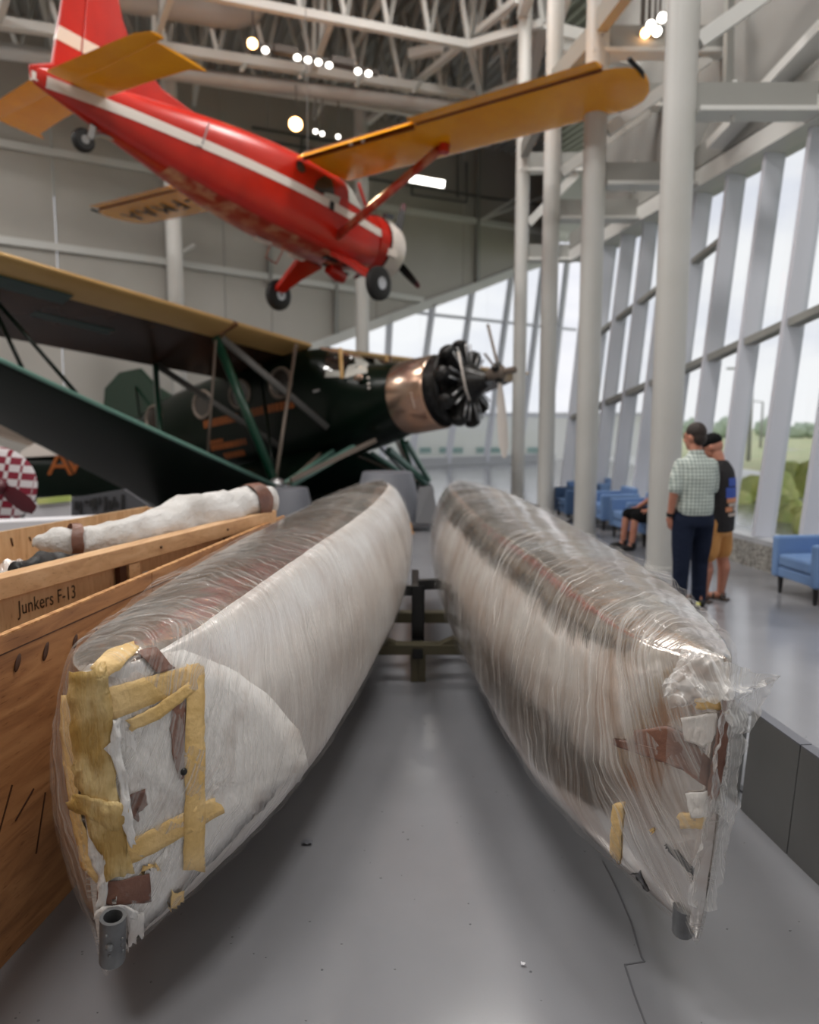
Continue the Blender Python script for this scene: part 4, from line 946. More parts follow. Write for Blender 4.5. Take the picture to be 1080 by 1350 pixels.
# red bush plane hung from the roof
RK = .86; RF = Matrix.Translation(CAM) @ Matrix.Scale(RK, 4) @ Matrix.Translation(-CAM) @ frame((-2.4253, 16.5908, 6.1911), .9052, .1193, .0233)
rp = thing('red_aircraft', 'red high-wing aircraft with orange wings and a white stripe hanging from the roof', 'aircraft', frame=RF)
RT = [(-5.45, .05, .06, .34, 2.2), (-4.6, .18, -.14, .5, 2.4), (-3.4, .36, -.40, .68, 2.8), (-2.2, .53, -.62, .84, 3.2), (-1.0, .64, -.76, .93, 3.6), (.4, .66, -.82, .95, 3.6), (1.1, .66, -.82, .86, 3.4), (1.75, .64, -.78, .56, 2.8), (2.2, .62, -.68, .56, 2.2)]
fu = fus(RT).build('fuselage', M['red'], rp, 50)
fus_band(RT, -3.2, 2.1, 1.5*PI-.62, 1.5*PI+.62, .006, 30, 6).build('belly_panel', M['red_dk'], fu, True)
for s in (0, 1):
    def th(z0):
        def f(x):
            hw, zb, zt = (smoothtab(x, [(r[0], r[k]) for r in RT]) for k in (1, 2, 3)); e = smoothtab(x, [(r[0], r[4]) for r in RT])
            sn = max(-1, min(1, (z0(x)-(zb+zt)/2)/((zt-zb)/2))); a = math.asin(math.copysign(abs(sn)**(e/2), sn)); return PI-a if s else a
        return f
    c = lambda x: interp(x, [(-5.4, .14), (-4, .18), (-2, .17), (0, .14), (2.2, .06)])
    fus_band(RT, -5.3, 2.15, th(lambda x: c(x)-.085), th(lambda x: c(x)+.085), .008, 44, 3).build('white_stripe', M['white_paint'], fu, True)
for sg in (-1, 1):
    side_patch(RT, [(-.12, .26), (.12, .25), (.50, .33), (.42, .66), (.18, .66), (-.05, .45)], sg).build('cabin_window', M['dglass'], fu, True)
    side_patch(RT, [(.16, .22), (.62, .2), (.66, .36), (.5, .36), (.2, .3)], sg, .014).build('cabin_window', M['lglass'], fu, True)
    side_patch(RT, [(.92, .36), (1.45, .34), (1.12, .78), (.92, .78)], sg).build('door_window', M['lglass'], fu, True)
    side_patch(RT, [(1.5, .36), (1.78, .36), (1.25, .8), (1.17, .8)], sg).build('windshield_pane', M['lglass'], fu, True)
    side_patch(RT, [(-.62, .53), (-.58, .66), (-.47, .7), (-.38, .64), (-.37, .52), (-.45, .46), (-.56, .46)], sg).build('porthole', M['dglass'], fu, True)
    side_patch(RT, [(.36, .02), (.5, .02), (.5, .2), (.36, .2)], sg, .016).build('door_handle', M['black_paint'], fu, True)
    MB().bar((1.16, sg*.68, .84), (1.56, sg*.66, .34), .05, .05).build('window_post', M['red'], fu)
# cowl, prop
cw = MB().lathe([(2.1, .66), (2.4, .69), (2.75, .69), (2.98, .64), (3.05, .56)], (0, 0, -.05), (1, 0, 0), 36, False).build('engine_cowl', M['red'], rp, 40)
MB().lathe([(2.45, .70), (2.75, .70), (2.99, .648), (3.0, .645)], (0, 0, -.05), (1, 0, 0), 36, False).build('white_cowl_band', M['white_paint'], cw, 40)
MB().lathe([(2.38, .705), (2.43, .705)], (0, 0, -.05), (1, 0, 0), 36, False).build('cowl_strap', M['black_paint'], cw)
MB().lathe([(2.9, .1), (2.92, .57)], (0, 0, -.05), (1, 0, 0), 24).build('engine_face', M['engine'], cw)
for k in range(9):
    a = 2*PI*k/9; MB().tube([(2.85, .25*math.cos(a), -.05+.25*math.sin(a)), (2.85, .5*math.cos(a), -.05+.5*math.sin(a))], .1, 10).build('cylinder', M['engine'], cw, True)
MB().bar((2.35, -.66, -.28), (2.6, -.69, -.28), .08, .16).build('cowl_latch', M['white_paint'], cw); MB().bar((2.3, -.5, .55), (2.62, -.46, .62), .1, .1).build('air_scoop', M['black_paint'], cw)
hb = MB().lathe([(3.0, .12), (3.3, .12), (3.45, .05)], (0, 0, -.05), (1, 0, 0), 18).build('propeller_hub', M['black_paint'], rp, 40)
for k in range(3):
    a = math.radians(-41+120*k); d = Vector((0, -math.cos(a)*1.0, math.sin(a))); ch = Vector((.5, 0, 0)).cross(d)*.5+Vector((.06, 0, 0)); o = Vector((3.25, 0, -.05)); L = 1.25
    sec = [(0, .05), (.25, .09), (.6, .11), (1.0, .09), (L, .04)]
    def bl(ts): return MB().loft([[o+d*t+ch.normalized()*w_, o+d*t+Vector((.018, 0, 0)), o+d*t-ch.normalized()*w_, o+d*t-Vector((.018, 0, 0))] for t, w_ in ts])
    b = bl(sec).build('propeller_blade', M['black_paint'], hb, 60); bl([(1.1, .085), (1.26, .045)]).build('blade_tip', M['maroon'], b, 60)
# wings
WZ = lambda y: .80+.016*abs(y)
for sg in (-1, 1):
    rings = []
    for k, y in enumerate([.62, 2.2, 4, 5.6, 6.9, 7.15, 7.32, 7.4]):
        sh = (0, 0, 0, 0, .02, .14, .34, .55)[k]; rings.append(foil((.92-sh, sg*y, WZ(y)), (-.42-.0*sh+sh*.4, sg*y, WZ(y)-.02), .21-.02*k/3))
    wgo = MB().loft(rings).build('wing', M['orange'], rp, 40)
    MB().loft([foil((-.47, sg*y, WZ(y)-.03), (-.74, sg*y, WZ(y)-.06), .07) for y in (3.5, 5.2, 7.0)]).build('aileron', M['orange'], wgo, 40)
    MB().loft([foil((-.44, sg*y, WZ(y)-.0), (-.62, sg*y, WZ(y)-.12), .07) for y in (.64, 2, 3.46)]).build('flap', M['orange'], wgo, 40)
    MB().bar((-.445, sg*.64, WZ(1)-.03), (-.445, sg*3.46, WZ(3)-.03), .03, .16).build('flap_well', M['orange_dk'], wgo)
    MB().bar((-.455, sg*3.5, WZ(4)-.03), (-.455, sg*7, WZ(7)-.03), .02, .09).build('aileron_gap', M['orange_dk'], wgo)
    MB().tube([(.25, sg*7.34, WZ(7.3)+.02), (.0, sg*7.42, WZ(7.3)+.02), (-.45, sg*7.4, WZ(7.3))], .035, 8).build('tip_edge', M['black_paint'], wgo, True)
    MB().tube([(.72, sg*.62, -.42), (.42, sg*3.5, WZ(3.5)-.06)], .055, 12, True, (1, 1.9)).build('wing_strut', M['red_dk'], rp, True)
    MB().lathe([(-.12, .1), (.12, .1)], (.42, sg*3.5, WZ(3.5)-.08), (0, 0, 1), 12).build('strut_fairing', M['red'], wgo)
    for y in (2.0, 2.3): MB().ell((-.52, sg*y, WZ(2)-.08), (.03, .05, .05)).build('flap_hinge', M['white_paint'], wgo, True)
    # tailplane
    st = MB().loft([foil((-4.42+.1*k, sg*y, .26), (-4.95, sg*y, .26), .06) for k, y in ((0, .12), (.5, 1.2), (1.6, 2.25), (3.2, 2.45))]).build('tailplane', M['orange'], rp, 40)
    MB().loft([foil((-4.945, sg*y, .26), (-5.35+sh, sg*y, .25), .045) for y, sh in ((.16, -.02), (1.4, .04), (2.4, .1), (2.62, .18))]).build('elevator', M['orange'], st, 40)
    # main leg and wheel
    MB().loft([[(1.05+u, sg*y, z) for u, y, z in ((-.36*k, .52+a, -.72+b), (.36*k, .52+a, -.72+b), (.36*k, .45+a, -.8+b), (-.36*k, .45+a, -.8+b))] for k, a, b in ((1, 0, 0), (.62, .5, -.26), (.34, .98, -.56))]).build('gear_leg', M['red'], rp, 50)
    wheel(rp, (1.12, sg*1.55, -1.4), .36, .2)
    MB().bar((1.15, sg*1.4, -1.4), (1.15, sg*1.66, -1.4), .08, .08).build('axle', M['alu'], rp)
lettering('C-FMAA', .74, (.16, 4.9, WZ(5)-.075), (0, 1, 0), (1, 0, 0), M['blk_letter'], rp, 'registration_letter', .004, 1.45)
# fin
def slab(poly, half): return MB().prism(poly, half*2, Matrix(((1, 0, 0), (0, 0, 1), (0, 1, 0))))
fin = slab([(-4.765, .35), (-4.765, 2.35), (-4.35, 2.4), (-4.12, 1.72), (-3.86, 1.28), (-3.3, .96), (-2.3, .80), (-2.0, .7), (-3.6, .5)], .045).build('fin', M['red'], rp, False, .03)
rud = slab([(-4.768, .2), (-5.0, .02), (-5.5, .1), (-5.55, .3), (-5.22, .48), (-5.12, 1.6), (-5.12, 2.3), (-4.768, 2.36)], .04).build('rudder', M['red'], rp, False, .02)
slab([(-5.19, .86), (-4.79, .86), (-4.79, 1.08), (-5.16, 1.08)], .047).build('white_band', M['white_paint'], rud)
slab([(-4.76, .86), (-3.72, .86), (-3.72, 1.08), (-4.76, 1.08)], .051).build('white_band', M['white_paint'], fin)
lettering('C-FMAA', .2, (-4.05, -.055, .97), (1, 0, 0), (0, 0, 1), M['maroon'], fin, 'registration_letter', .003)
slab([(-5.5, .1), (-5.28, .1), (-5.26, .22), (-5.52, .22)], .045).build('white_tip', M['white_paint'], rud)
MB().tube([(-3.9, -.1, .2), (-2.7, -.48, .1)], .012, 6).build('antenna_wire', M['conduit'], rp); MB().tube([(-2.75, -.55, .12), (-2.7, -.62, .5)], .018, 6).build('mast', M['alu'], rp)
# tail wheel
tw = MB().tube([(-4.1, 0, -.22), (-4.35, 0, -.26), (-4.5, 0, -.34)], .035, 8).build('tailwheel_spring', M['alu'], rp)
MB().bar((-4.52, -.07, -.2), (-4.56, -.07, -.42), .05, .1).build('tailwheel_fork', M['alu'], tw); MB().bar((-4.42, 0, -.08), (-4.52, 0, -.3), .09, .09).build('tailwheel_strut', M['black_paint'], tw)
wheel(rp, (-4.62, 0, -.46), .19, .14, 'tail_wheel')
# belly fittings
for x, y, m_ in ((.9, -.3, 'black_paint'), (.5, .35, 'white_paint'), (1.5, -.35, 'black_paint'), (1.3, .1, 'black_paint'), (-.6, .2, 'white_paint'), (1.75, .2, 'black_paint')): MB().box((x, y, -.83), (.4, .12, .05)).build('belly_fitting', M[m_], rp)
MB().lathe([(0, .12), (.3, .16), (.5, .12)], (1.2, .05, -.9), (1, 0, -.2), 14).build('exhaust', M['red'], rp, 40)
MB().tube([(-.3, .3, -.8), (-.4, .3, -1.1), (-.1, .3, -1.14), (.05, .3, -.82)], .015, 6).build('boarding_step', M['red_dk'], rp)
for x in (-4.2, .3):
    a = RF @ Vector((x, 0, .9 if x > 0 else .6)); MB().tube([a, (a.x, a.y, ROOF)], .008, 5).build('hanging_cable', M['conduit'], None); bpy.data.objects['hanging_cable' if x < 0 else 'hanging_cable.001']['label'] = 'thin cable hanging the %s of the red aircraft from the roof' % ('tail' if x < 0 else 'middle'); bpy.data.objects['hanging_cable' if x < 0 else 'hanging_cable.001']['category'] = 'cable'

# dark green cabin monoplane
GF = frame((-1.634, 15.780, 2.050), -.62, -.1388, -.0639)
gp = thing('green_aircraft', 'dark green cabin monoplane with a gold wing and black radial engine on the floor', 'aircraft', frame=GF)
GT = [(-7.9, .08, -.05, .35, 2), (-6.8, .3, -.35, .62, 2.2), (-5.2, .56, -.72, .95, 2.8), (-2.5, .72, -.98, 1.18, 3.4), (-.4, .75, -1.05, 1.22, 3.6), (.5, .75, -1.02, 1.05, 3.2), (1.2, .72, -.95, .66, 2.6), (1.98, .68, -.80, .56, 2.05)]
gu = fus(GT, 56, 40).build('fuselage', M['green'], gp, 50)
cr2 = MB().lathe([(1.97, .69), (2.05, .70), (2.72, .69), (2.76, .66)], (0, 0, -.13), (1, 0, 0), 44, False).build('copper_cowl_ring', M['copper'], gp, 40)
for k in range(5): MB().ell((2.55, -.69*math.cos(.1+k*.09), -.13-.69*math.sin(.1+k*.09)), (.02, .012, .012)).build('rivet', M['white_paint'], cr2, True)
MB().lathe([(2.7, .64), (2.78, .6)], (0, 0, -.13), (1, 0, 0), 36).build('firewall', M['hole'], gp)
en = MB().lathe([(2.7, .62), (2.95, .60), (2.98, .4), (3.2, .36), (3.45, .34), (3.6, .2), (3.75, .12)], (0, 0, -.08), (1, 0, 0), 28).build('crankcase', M['engine'], gp, 40)
for k in range(9):
    a = 2*PI*(k+.25)/9; d = Vector((0, math.cos(a), math.sin(a))); o = Vector((3.22, 0, -.08)); mb = MB(); pr = []
    for i in range(9): pr += [(.3+i*.045, .155), (.3+i*.045+.022, .155), (.3+i*.045+.023, .12), (.3+i*.045+.044, .12)]
    mb.lathe(pr, o, d, 14); cy_ = mb.build('cylinder', M['engine'], en)
    MB().ell(o+d*.72, (.15, .15, .09), rot_to(d)).build('rocker_box', M['engine'], cy_, True)
    e1 = d.cross(Vector((1, 0, 0)))
    for s in (-.06, .06): MB().tube([o+d*.3+e1*s+Vector((.17, 0, 0)), o+d*.7+e1*s*1.4+Vector((.17, 0, 0))], .018, 6).build('pushrod', M['alu'], cy_, True)
MB().tube([Vector((3.05, .66*math.cos(t/20*2*PI), -.08+.66*math.sin(t/20*2*PI))) for t in range(21)], .05, 8).build('exhaust_collector', M['engine'], en, True)
MB().tube([(3.42, -.4, .42), (3.5, -.46, .1), (3.5, -.38, -.25), (3.45, -.2, -.42)], .02, 7).build('ignition_lead', M['white_paint'], en, True)
hb = MB().lathe([(3.75, .1), (3.9, .13), (4.05, .13), (4.1, .06), (4.3, .06), (4.32, .03)], (0, 0, 0), (1, 0, 0), 18).build('propeller_hub', M['strut_l'], gp, 40)
for k in range(3):
    a = (math.radians(118), math.radians(-88), math.radians(30))[k]; d = Vector((-.28 if k == 0 else 0, -math.cos(a) if k != 0 else .25, math.sin(a))).normalized(); o = Vector((3.98, 0, 0)); L = (1.05, 1.5, .55)[k]
    wv = Vector((.25, .9, 0)) if k == 1 else Vector((.1, .2, .05)); th_ = Vector((.03, 0, 0))
    MB().lathe([(0, .09), (.18, .07)], o, d, 12).build('blade_root', M['engine'], hb)
    MB().loft([[o+d*t*L+wv*w_, o+d*t*L+th_, o+d*t*L-wv*w_, o+d*t*L-th_] for t, w_ in ((.1, .05), (.3, .1), (.6, .14), (.85, .13), (1, .05))]).build('propeller_blade', M['white_paint'] if k else M['strut_l'], hb, 60)
# cabin glass and portholes
for sg in (-1, 1):
    for x, z in ((-.62, .52), (-1.86, .5), (-3.14, .47), (-5.1, .44)):
        c = Vector((x, sg*(smoothtab(x, [(r[0], r[1]) for r in GT])+.012), z)); nrm = Vector((0, sg, 0))
        rg = MB().tube([c+Vector((.3*math.cos(t*PI/14), 0, .3*math.sin(t*PI/14))) for t in range(29)], .04, 8, False).build('porthole_ring', M['strut_l'], gp, True)
        MB().lathe([(-.01, .28), (0, .28)], c, nrm, 24).build('porthole_glass', M['dglass'], rg)
    side_patch(GT, [(.55, .42), (.98, .36), (.98, .86), (.52, .98)], sg, .015).build('cockpit_window', M['dglass'], gu, True)
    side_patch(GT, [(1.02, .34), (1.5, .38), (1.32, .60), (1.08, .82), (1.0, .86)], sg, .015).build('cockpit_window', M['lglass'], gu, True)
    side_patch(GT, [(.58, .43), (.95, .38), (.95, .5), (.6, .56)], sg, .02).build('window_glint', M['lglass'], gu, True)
    MB().bar((1.0, sg*.74, .34), (1.0, sg*.72, .92), .05, .05).build('window_post', M['gold'], gu)
    MB().bar((.5, sg*.70, 1.02), (1.3, sg*.5, .72), .05, .05).build('roof_rail', M['copper'], gu)
    MB().ell((1.4, sg*.74, .28), (.12, .03, .07)).build('exhaust_stub', M['copper'], gu, True)
    for z in (.05, .13, .24): MB().ell((1.62, sg*.72, z), (.03, .02, .025)).build('fitting', M['white_paint'], gu, True)
    MB().box((.35, sg*.765, .2), (.16, .03, .05)).build('door_handle', M['alu'], gu)
# worn lettering on the side (too blurred to read in the photo): short strokes in rows
for z0, x0, x1, hgt in ((.02, -3.15, -2.0, .17), (.05, -1.72, -.32, .17), (-.52, -3.0, -1.75, .13), (-.74, -2.65, -1.95, .12), (-.40, -3.0, -2.5, .08)):
    x = x0
    while x < x1-.05:
        wdt = rnd.uniform(.07, .11); p_ = [(x, z0-hgt/2), (x+wdt, z0-hgt/2), (x+wdt, z0+hgt/2), (x, z0+hgt/2)]
        side_patch(GT, p_, -1, .012).build('worn_letter', M['letter'], gu, True); x += wdt+.025
# main wing
def wing(sg, ys, le, te, t, name, mat_, smooth=40):
    o = MB().loft([foil(le(y), te(y), t(y), 12) for y in ys]).build(name, mat_, gp, smooth); return o
for sg in (-1, 1):
    le = lambda y: (-.1-.0*y, sg*y, 1.22+.062*y); te = lambda y: (-2.5, sg*y, .92+.04*y)
    wm = wing(sg, [.3, 2, 4, 6, 8, 9.4], le, te, lambda y: .34-.012*y, 'main_wing', M['umber'])
    # gold leading edge wrapped round the nose of the wing
    rings = []
    for y in (.32, 1.2, 2.42): pass
    for ya, yb in ((.32, 2.3), (2.36, 9.42)):
        rings = []
        for y in (ya, (ya+yb)/2, yb):
            f = foil(le(y), te(y), .36-.012*y, 12); rings.append([Vector(q)+(Vector((.012, 0, 0))) for q in (f[5], f[4], f[3], f[2], f[1], f[0], f[-1], f[-2], f[-3], f[-4])])
        MB().loft(rings, False, False).build('gold_leading_edge', M['gold'], wm, True)
    MB().bar((-.05, sg*2.33, 1.34), (-.55, sg*2.33, 1.24), .05, .05).build('wing_joint', M['copper'], wm)
    for ya, yb, xa, xb in ((5.2, 7.6, -.52, -.85), (4.0, 5.4, -1.3, -1.5)):
        n = lambda y, x: Vector((x, sg*y, 1.22+.062*y+(x+.1)*.13-.075-.012*(1.2-abs(x+1.2))))
        MB().hexa([n(ya, xa), n(yb, xa), n(yb, xb), n(ya, xb)]+[n(ya, xa)-Vector((0, 0, .02)), n(yb, xa)-Vector((0, 0, .02)), n(yb, xb)-Vector((0, 0, .02)), n(ya, xb)-Vector((0, 0, .02))]).build('green_marking', M['teal_mark'], wm)
    # triangular lower wing and its pale leading edge
    lz = lambda y: interp(y, [(2.2, -1.72), (7, -.08), (9, .62)]); tz_ = lambda y: interp(y, [(2.2, -1.86), (5, -.46), (6, -.70+.0), (9, .55)])
    le2 = lambda y: (.55+.02*y, sg*y, lz(y)); te2 = lambda y: (interp(y, [(2.2, -2.75), (6, -1.45), (9, -.6)]), sg*y, lz(y)-.16*interp(y, [(2.2, 1), (9, .4)]))
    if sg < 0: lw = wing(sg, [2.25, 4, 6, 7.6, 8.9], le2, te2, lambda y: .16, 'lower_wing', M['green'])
    if sg < 0: MB().tube([Vector(le2(y))+Vector((.01, 0, .015)) for y in (2.2, 4, 6, 7.6, 8.9)], .035, 8).build('pale_leading_edge', M['edge_g'], lw, True)
    ib = MB().loft([foil(a, b, .14, 8) for a, b in (((.5, sg*.5, -.98), (-2.6, sg*.5, -.98)), ((.58, sg*2.2, -1.72), (-2.7, sg*2.2, -1.86)))]).build('inner_lower_wing', M['green'] if sg < 0 else M['green2'], gp, 40)
    MB().tube([(.52, sg*.6, -1.0), (.6, sg*2.2, -1.7)], .045, 8).build('pale_leading_edge', M['edge_g'], ib, True)
    # struts
    g = Vector((.45, sg*2.15, -1.62))
    for q, r, m_, fl_ in (((.12, sg*1.0, 1.12), .035, 'strut_l', (1, 1)), ((-.5, sg*2.45, 1.16), .05, 'strut_g', (1, 1.8)), ((-1.2, sg*.75, 1.0), .03, 'green', (1, 1))):
        MB().tube([g, q], r, 8, True, fl_).build('strut', M[m_], gp, True)
    MB().tube([(-.4, sg*2.4, 1.14), (.55, sg*.74, -.55)], .045, 8, True, (1, 1.6)).build('strut', M['conduit'], gp, True)
    if sg < 0: MB().tube([(-.45, sg*2.5, 1.1), (-.9, sg*2.6, -1.5)], .025, 8).build('strut', M['strut_l'], gp, True)
    if sg < 0: MB().tube([(-2.35, sg*2.45, .98), (-1.75, sg*2.9, -1.45)], .06, 8, True, (1, 1.8)).build('strut', M['strut_g'], gp, True)
    MB().tube([(-2.3, sg*2.45, .98), (-.8, sg*.74, -.75)], .04, 8, True, (1, 1.6)).build('strut', M['conduit'], gp, True)
    for x in ((.25, -.35) if sg < 0 else ()): MB().tube([(-.9, sg*6.35, 1.38), (x+.3, sg*(5.9+.25*(x < 0)), lz(6)+.06)], .03, 8).build('jury_strut', M['green'], gp, True)
    # gear
    MB().bar((1.0, sg*.55, -.98), (.8, sg*2.1, -1.66), .12, .1).build('gear_leg', M['edge_g'], gp); MB().bar((.2, sg*.55, -1.0), (.75, sg*2.1, -1.66), .09, .08).build('gear_leg', M['strut_l'], gp)
    MB().bar((1.5, sg*.5, -.9), (.85, sg*2.15, -1.6), .1, .08).build('gear_leg', M['edge_g' if sg > 0 else 'strut_l'], gp)
    MB().ell((.55, sg*2.2, -1.66), (.16, .14, .14)).build('gear_fitting', M['alu'], gp, True)
    if sg > 0: wheel(gp, (.6, sg*2.25, -1.85), .25, .28)
# tail
slab([(-7.9, .0), (-8.1, .9), (-7.9, 1.7), (-7.2, 2.0), (-6.3, 1.95), (-5.7, 1.4), (-4.9, .95), (-6.6, .3)], .05).build('fin', M['green2'], gp, False, .03)
for sg in (-1, 1): MB().loft([foil((-6.4-.2*k, sg*y, .4), (-7.9, sg*y, .4), .08) for k, y in ((0, .1), (1, 1.4), (3, 2.1))]).build('tailplane', M['green2'], gp, 40)
MB().tube([(-5.8, -.45, .3), (-6.5, -.06, 1.5)], .03, 6).build('tail_brace', M['green'], gp)

# ------------------------------------------------------------------ armchairs by the windows
def armchair(p, rz, label, blue=M['blue'], sc=1.0):
    """front faces local -x"""
    t = thing('armchair', label, 'armchair', p, 'blue armchairs along the windows'); t['_w'] = 0; t.rotation_euler = (0, 0, rz)
    def B(c, s, nm, m_, bev=.02): return MB().box([k*sc for k in c], [k*sc for k in s]).build(nm, m_, t, False, bev)
    for s in (-1, 1): B((.0, s*.31, .38), (.64, .09, .42), 'arm', blue, .025)
    B((.27, 0, .42), (.11, .53, .52), 'backrest', blue, .03)
    B((-.045, 0, .35), (.52, .52, .13), 'seat_cushion', blue, .03)
    B((-.02, 0, .23), (.56, .52, .1), 'seat_base', blue, .01)
    for x in (-.25, .25):
        for y in (-.28, .28): MB().lathe([(0, .018*sc), (.17*sc, .028*sc)], (x*sc, y*sc, 0), (0, 0, 1), 10).build('leg', M['leg'], t, 40)
    return t
def cw(px, py): q = at_z(px, py, 0); return q
armchair((4.1, 7.42, 0), .12, 'blue armchair nearest the camera at the right edge of the picture')
armchair((3.42, 11.25, 0), .12, 'blue armchair just left of the large column, someone sits beside it')
armchair((3.36, 12.45, 0), .1, 'blue armchair standing between the second and the large column')
armchair((2.95, 13.25, 0), .1, 'darker blue armchair right beside the second column', M['blue_dk'])
armchair((3.4, 14.3, 0), .1, 'far blue armchair whose back shows above the middle armchair', M['blue'], 1.04)

# ------------------------------------------------------------------ people
def cloth(name, col, col2=None, check=False):
    m = bpy.data.materials.new(name); m.use_nodes = True; t = m.node_tree; b = t.nodes['Principled BSDF']; b.inputs['Roughness'].default_value = .85; b.inputs['Base Color'].default_value = col
    b.inputs['Specular IOR Level'].default_value = .2
    N = t.nodes.new; Lk = t.links.new; co = N('ShaderNodeTexCoord')
    if check:                                   # woven plaid
        prev = None
        for ax_, f in ((0, 190), (2, 190)):
            sp = N('ShaderNodeSeparateXYZ'); Lk(co.outputs['Object'], sp.inputs[0]); s = N('ShaderNodeMath'); s.operation = 'MULTIPLY'; s.inputs[1].default_value = f; Lk(sp.outputs[ax_], s.inputs[0])
            q = N('ShaderNodeMath'); q.operation = 'SINE'; Lk(s.outputs[0], q.inputs[0]); g = N('ShaderNodeMath'); g.operation = 'GREATER_THAN'; g.inputs[1].default_value = .1; Lk(q.outputs[0], g.inputs[0])
            if prev is None: prev = g
            else:
                a = N('ShaderNodeMath'); a.operation = 'ADD'; Lk(prev.outputs[0], a.inputs[0]); Lk(g.outputs[0], a.inputs[1])
                h = N('ShaderNodeMath'); h.operation = 'MULTIPLY'; h.inputs[1].default_value = .5; Lk(a.outputs[0], h.inputs[0]); prev = h
        r = N('ShaderNodeValToRGB'); r.color_ramp.elements[0].color = col; r.color_ramp.elements[1].color = col2; Lk(prev.outputs[0], r.inputs[0]); Lk(r.outputs[0], b.inputs['Base Color'])
    n = N('ShaderNodeTexNoise'); n.inputs['Scale'].default_value = 14; n.inputs['Detail'].default_value = 3; u = N('ShaderNodeBump'); u.inputs['Strength'].default_value = .5; u.inputs['Distance'].default_value = .03
    Lk(co.outputs['Object'], n.inputs['Vector']); Lk(n.outputs['Fac'], u.inputs['Height']); Lk(u.outputs['Normal'], b.inputs['Normal']); return m
M['skin'] = mat('skin', rgb(196, 138, 116), .5, 0, rgb(184, 122, 100), 8)
M['hair'] = mat('dark_brown_hair', rgb(44, 32, 28), .6, bump=.5, bscale=60)
M['plaid'] = cloth('pale_green_check_shirt', rgb(212, 220, 214), rgb(136, 150, 146), True)
M['jeans'] = cloth('dark_navy_jeans', rgb(26, 34, 54)); M['tee'] = cloth('charcoal_tee', rgb(48, 46, 48)); M['shorts'] = cloth('tan_shorts', rgb(206, 150, 92)); M['blk_cloth'] = cloth('black_cloth', rgb(18, 18, 20))
M['shoe'] = mat('black_shoe', rgb(22, 22, 24), .5); M['sandal'] = mat('brown_sandal', rgb(74, 62, 56), .6)
M['print_blue'] = mat('blue_shirt_print', rgb(58, 84, 168), .8); M['print_warm'] = mat('orange_shirt_print', rgb(206, 140, 104), .8); M['print_pale'] = mat('pale_shirt_print', rgb(190, 176, 166), .8); M['yellow'] = mat('yellow_shoe_mark', rgb(216, 214, 60), .6)
def limb(mb, pts, R, flat=(1, 1), n=14):
    P = []; RR_ = []
    for i in range(len(pts)-1):
        a, b = Vector(pts[i]), Vector(pts[i+1])
        for k in range(4): P.append(a+(b-a)*k/4); RR_.append(R[i]+(R[i+1]-R[i])*k/4)
    P.append(Vector(pts[-1])); RR_.append(R[-1]); mb.tube(P, RR_, n, True, flat)
    for q, r in zip(pts, R): mb.ell(q, (r*max(flat[0], flat[1])*.98, r*max(flat[0], flat[1])*.98, r*.98), None, 12, 8) if flat == (1, 1) else None
def hand(mb, wrist, d, palm, side):
    """palm and five bent fingers; d = direction of the hand, palm = palm normal"""
    d = Vector(d).normalized(); palm = Vector(palm); palm = (palm-d*palm.dot(d)).normalized(); a = d.cross(palm)*side; w_ = Vector(wrist)
    mb.ell(w_+d*.05, (.04, .018, .055), Matrix((a, palm, d)).transposed(), 12, 8); mb.ell(w_+d*.0, (.027, .022, .03), Matrix((a, palm, d)).transposed(), 10, 6)
    for k, (o, L) in enumerate(((-.03, .062), (-.010, .076), (.011, .072), (.031, .055))):
        b0 = w_+d*.085+a*o; b1 = b0+d*L*.45+palm*L*.12; b2 = b1+d*L*.33+palm*L*.28; b3 = b2+d*L*.14+palm*L*.3
        limb(mb, [b0-d*.02, b1, b2, b3], [.0105, .0098, .009, .0075], (1, 1), 8)
    t0 = w_+d*.03-a*.034; t1 = t0+d*.03-a*.022+palm*.012; t2 = t1+d*.03-a*.004+palm*.016; limb(mb, [t0, t1, t2], [.0135, .012, .009], (1, 1), 8)
def head(mb, c, yaw, nod=0):
    Rm = Matrix.Rotation(yaw, 3, 'Z') @ Matrix.Rotation(-nod, 3, 'X'); c = Vector(c)
    def P(x, y, z): return c+Rm @ Vector((x, y, z))
    mb.ell(P(0, -.01, .02), (.077, .096, .105), Rm, 18, 14); mb.ell(P(0, .03, -.045), (.058, .062, .065), Rm, 14, 10); mb.ell(P(0, .068, -.088), (.026, .022, .02), Rm, 10, 8)
    mb.ell(P(0, .1, -.012), (.015, .02, .024), Rm, 10, 8); mb.ell(P(0, .088, .01), (.011, .012, .03), Rm, 8, 8)
    mb.ell(P(0, .085, -.058), (.026, .012, .010), Rm, 10, 6); mb.ell(P(0, .078, .036), (.055, .016, .012), Rm, 10, 6)
    for s in (-1, 1): mb.ell(P(s*.077, -.008, -.005), (.012, .02, .033), Rm, 10, 8); mb.ell(P(s*.03, .083, .012), (.014, .01, .010), Rm, 8, 6); mb.ell(P(s*.04, .062, -.028), (.022, .022, .02), Rm, 8, 6)
    return P, Rm
def torso(mb, z0, z1, prof, cx=0, cy=0):
    """prof: list of (z, half width, half depth, y)"""
    mb.loft([[(cx+w_*math.copysign(abs(math.cos(2*PI*j/24))**.85, math.cos(2*PI*j/24)), cy+y+d_*math.copysign(abs(math.sin(2*PI*j/24))**.85, math.sin(2*PI*j/24)), z) for j in range(24)] for z, w_, d_, y in prof])
def eyes(P, Rm, root):
    for s in (-1, 1): MB().ell(P(s*.03, .09, .012), (.011, .006, .008), Rm, 10, 6).build('eye', M['blk_cloth'], root, True)

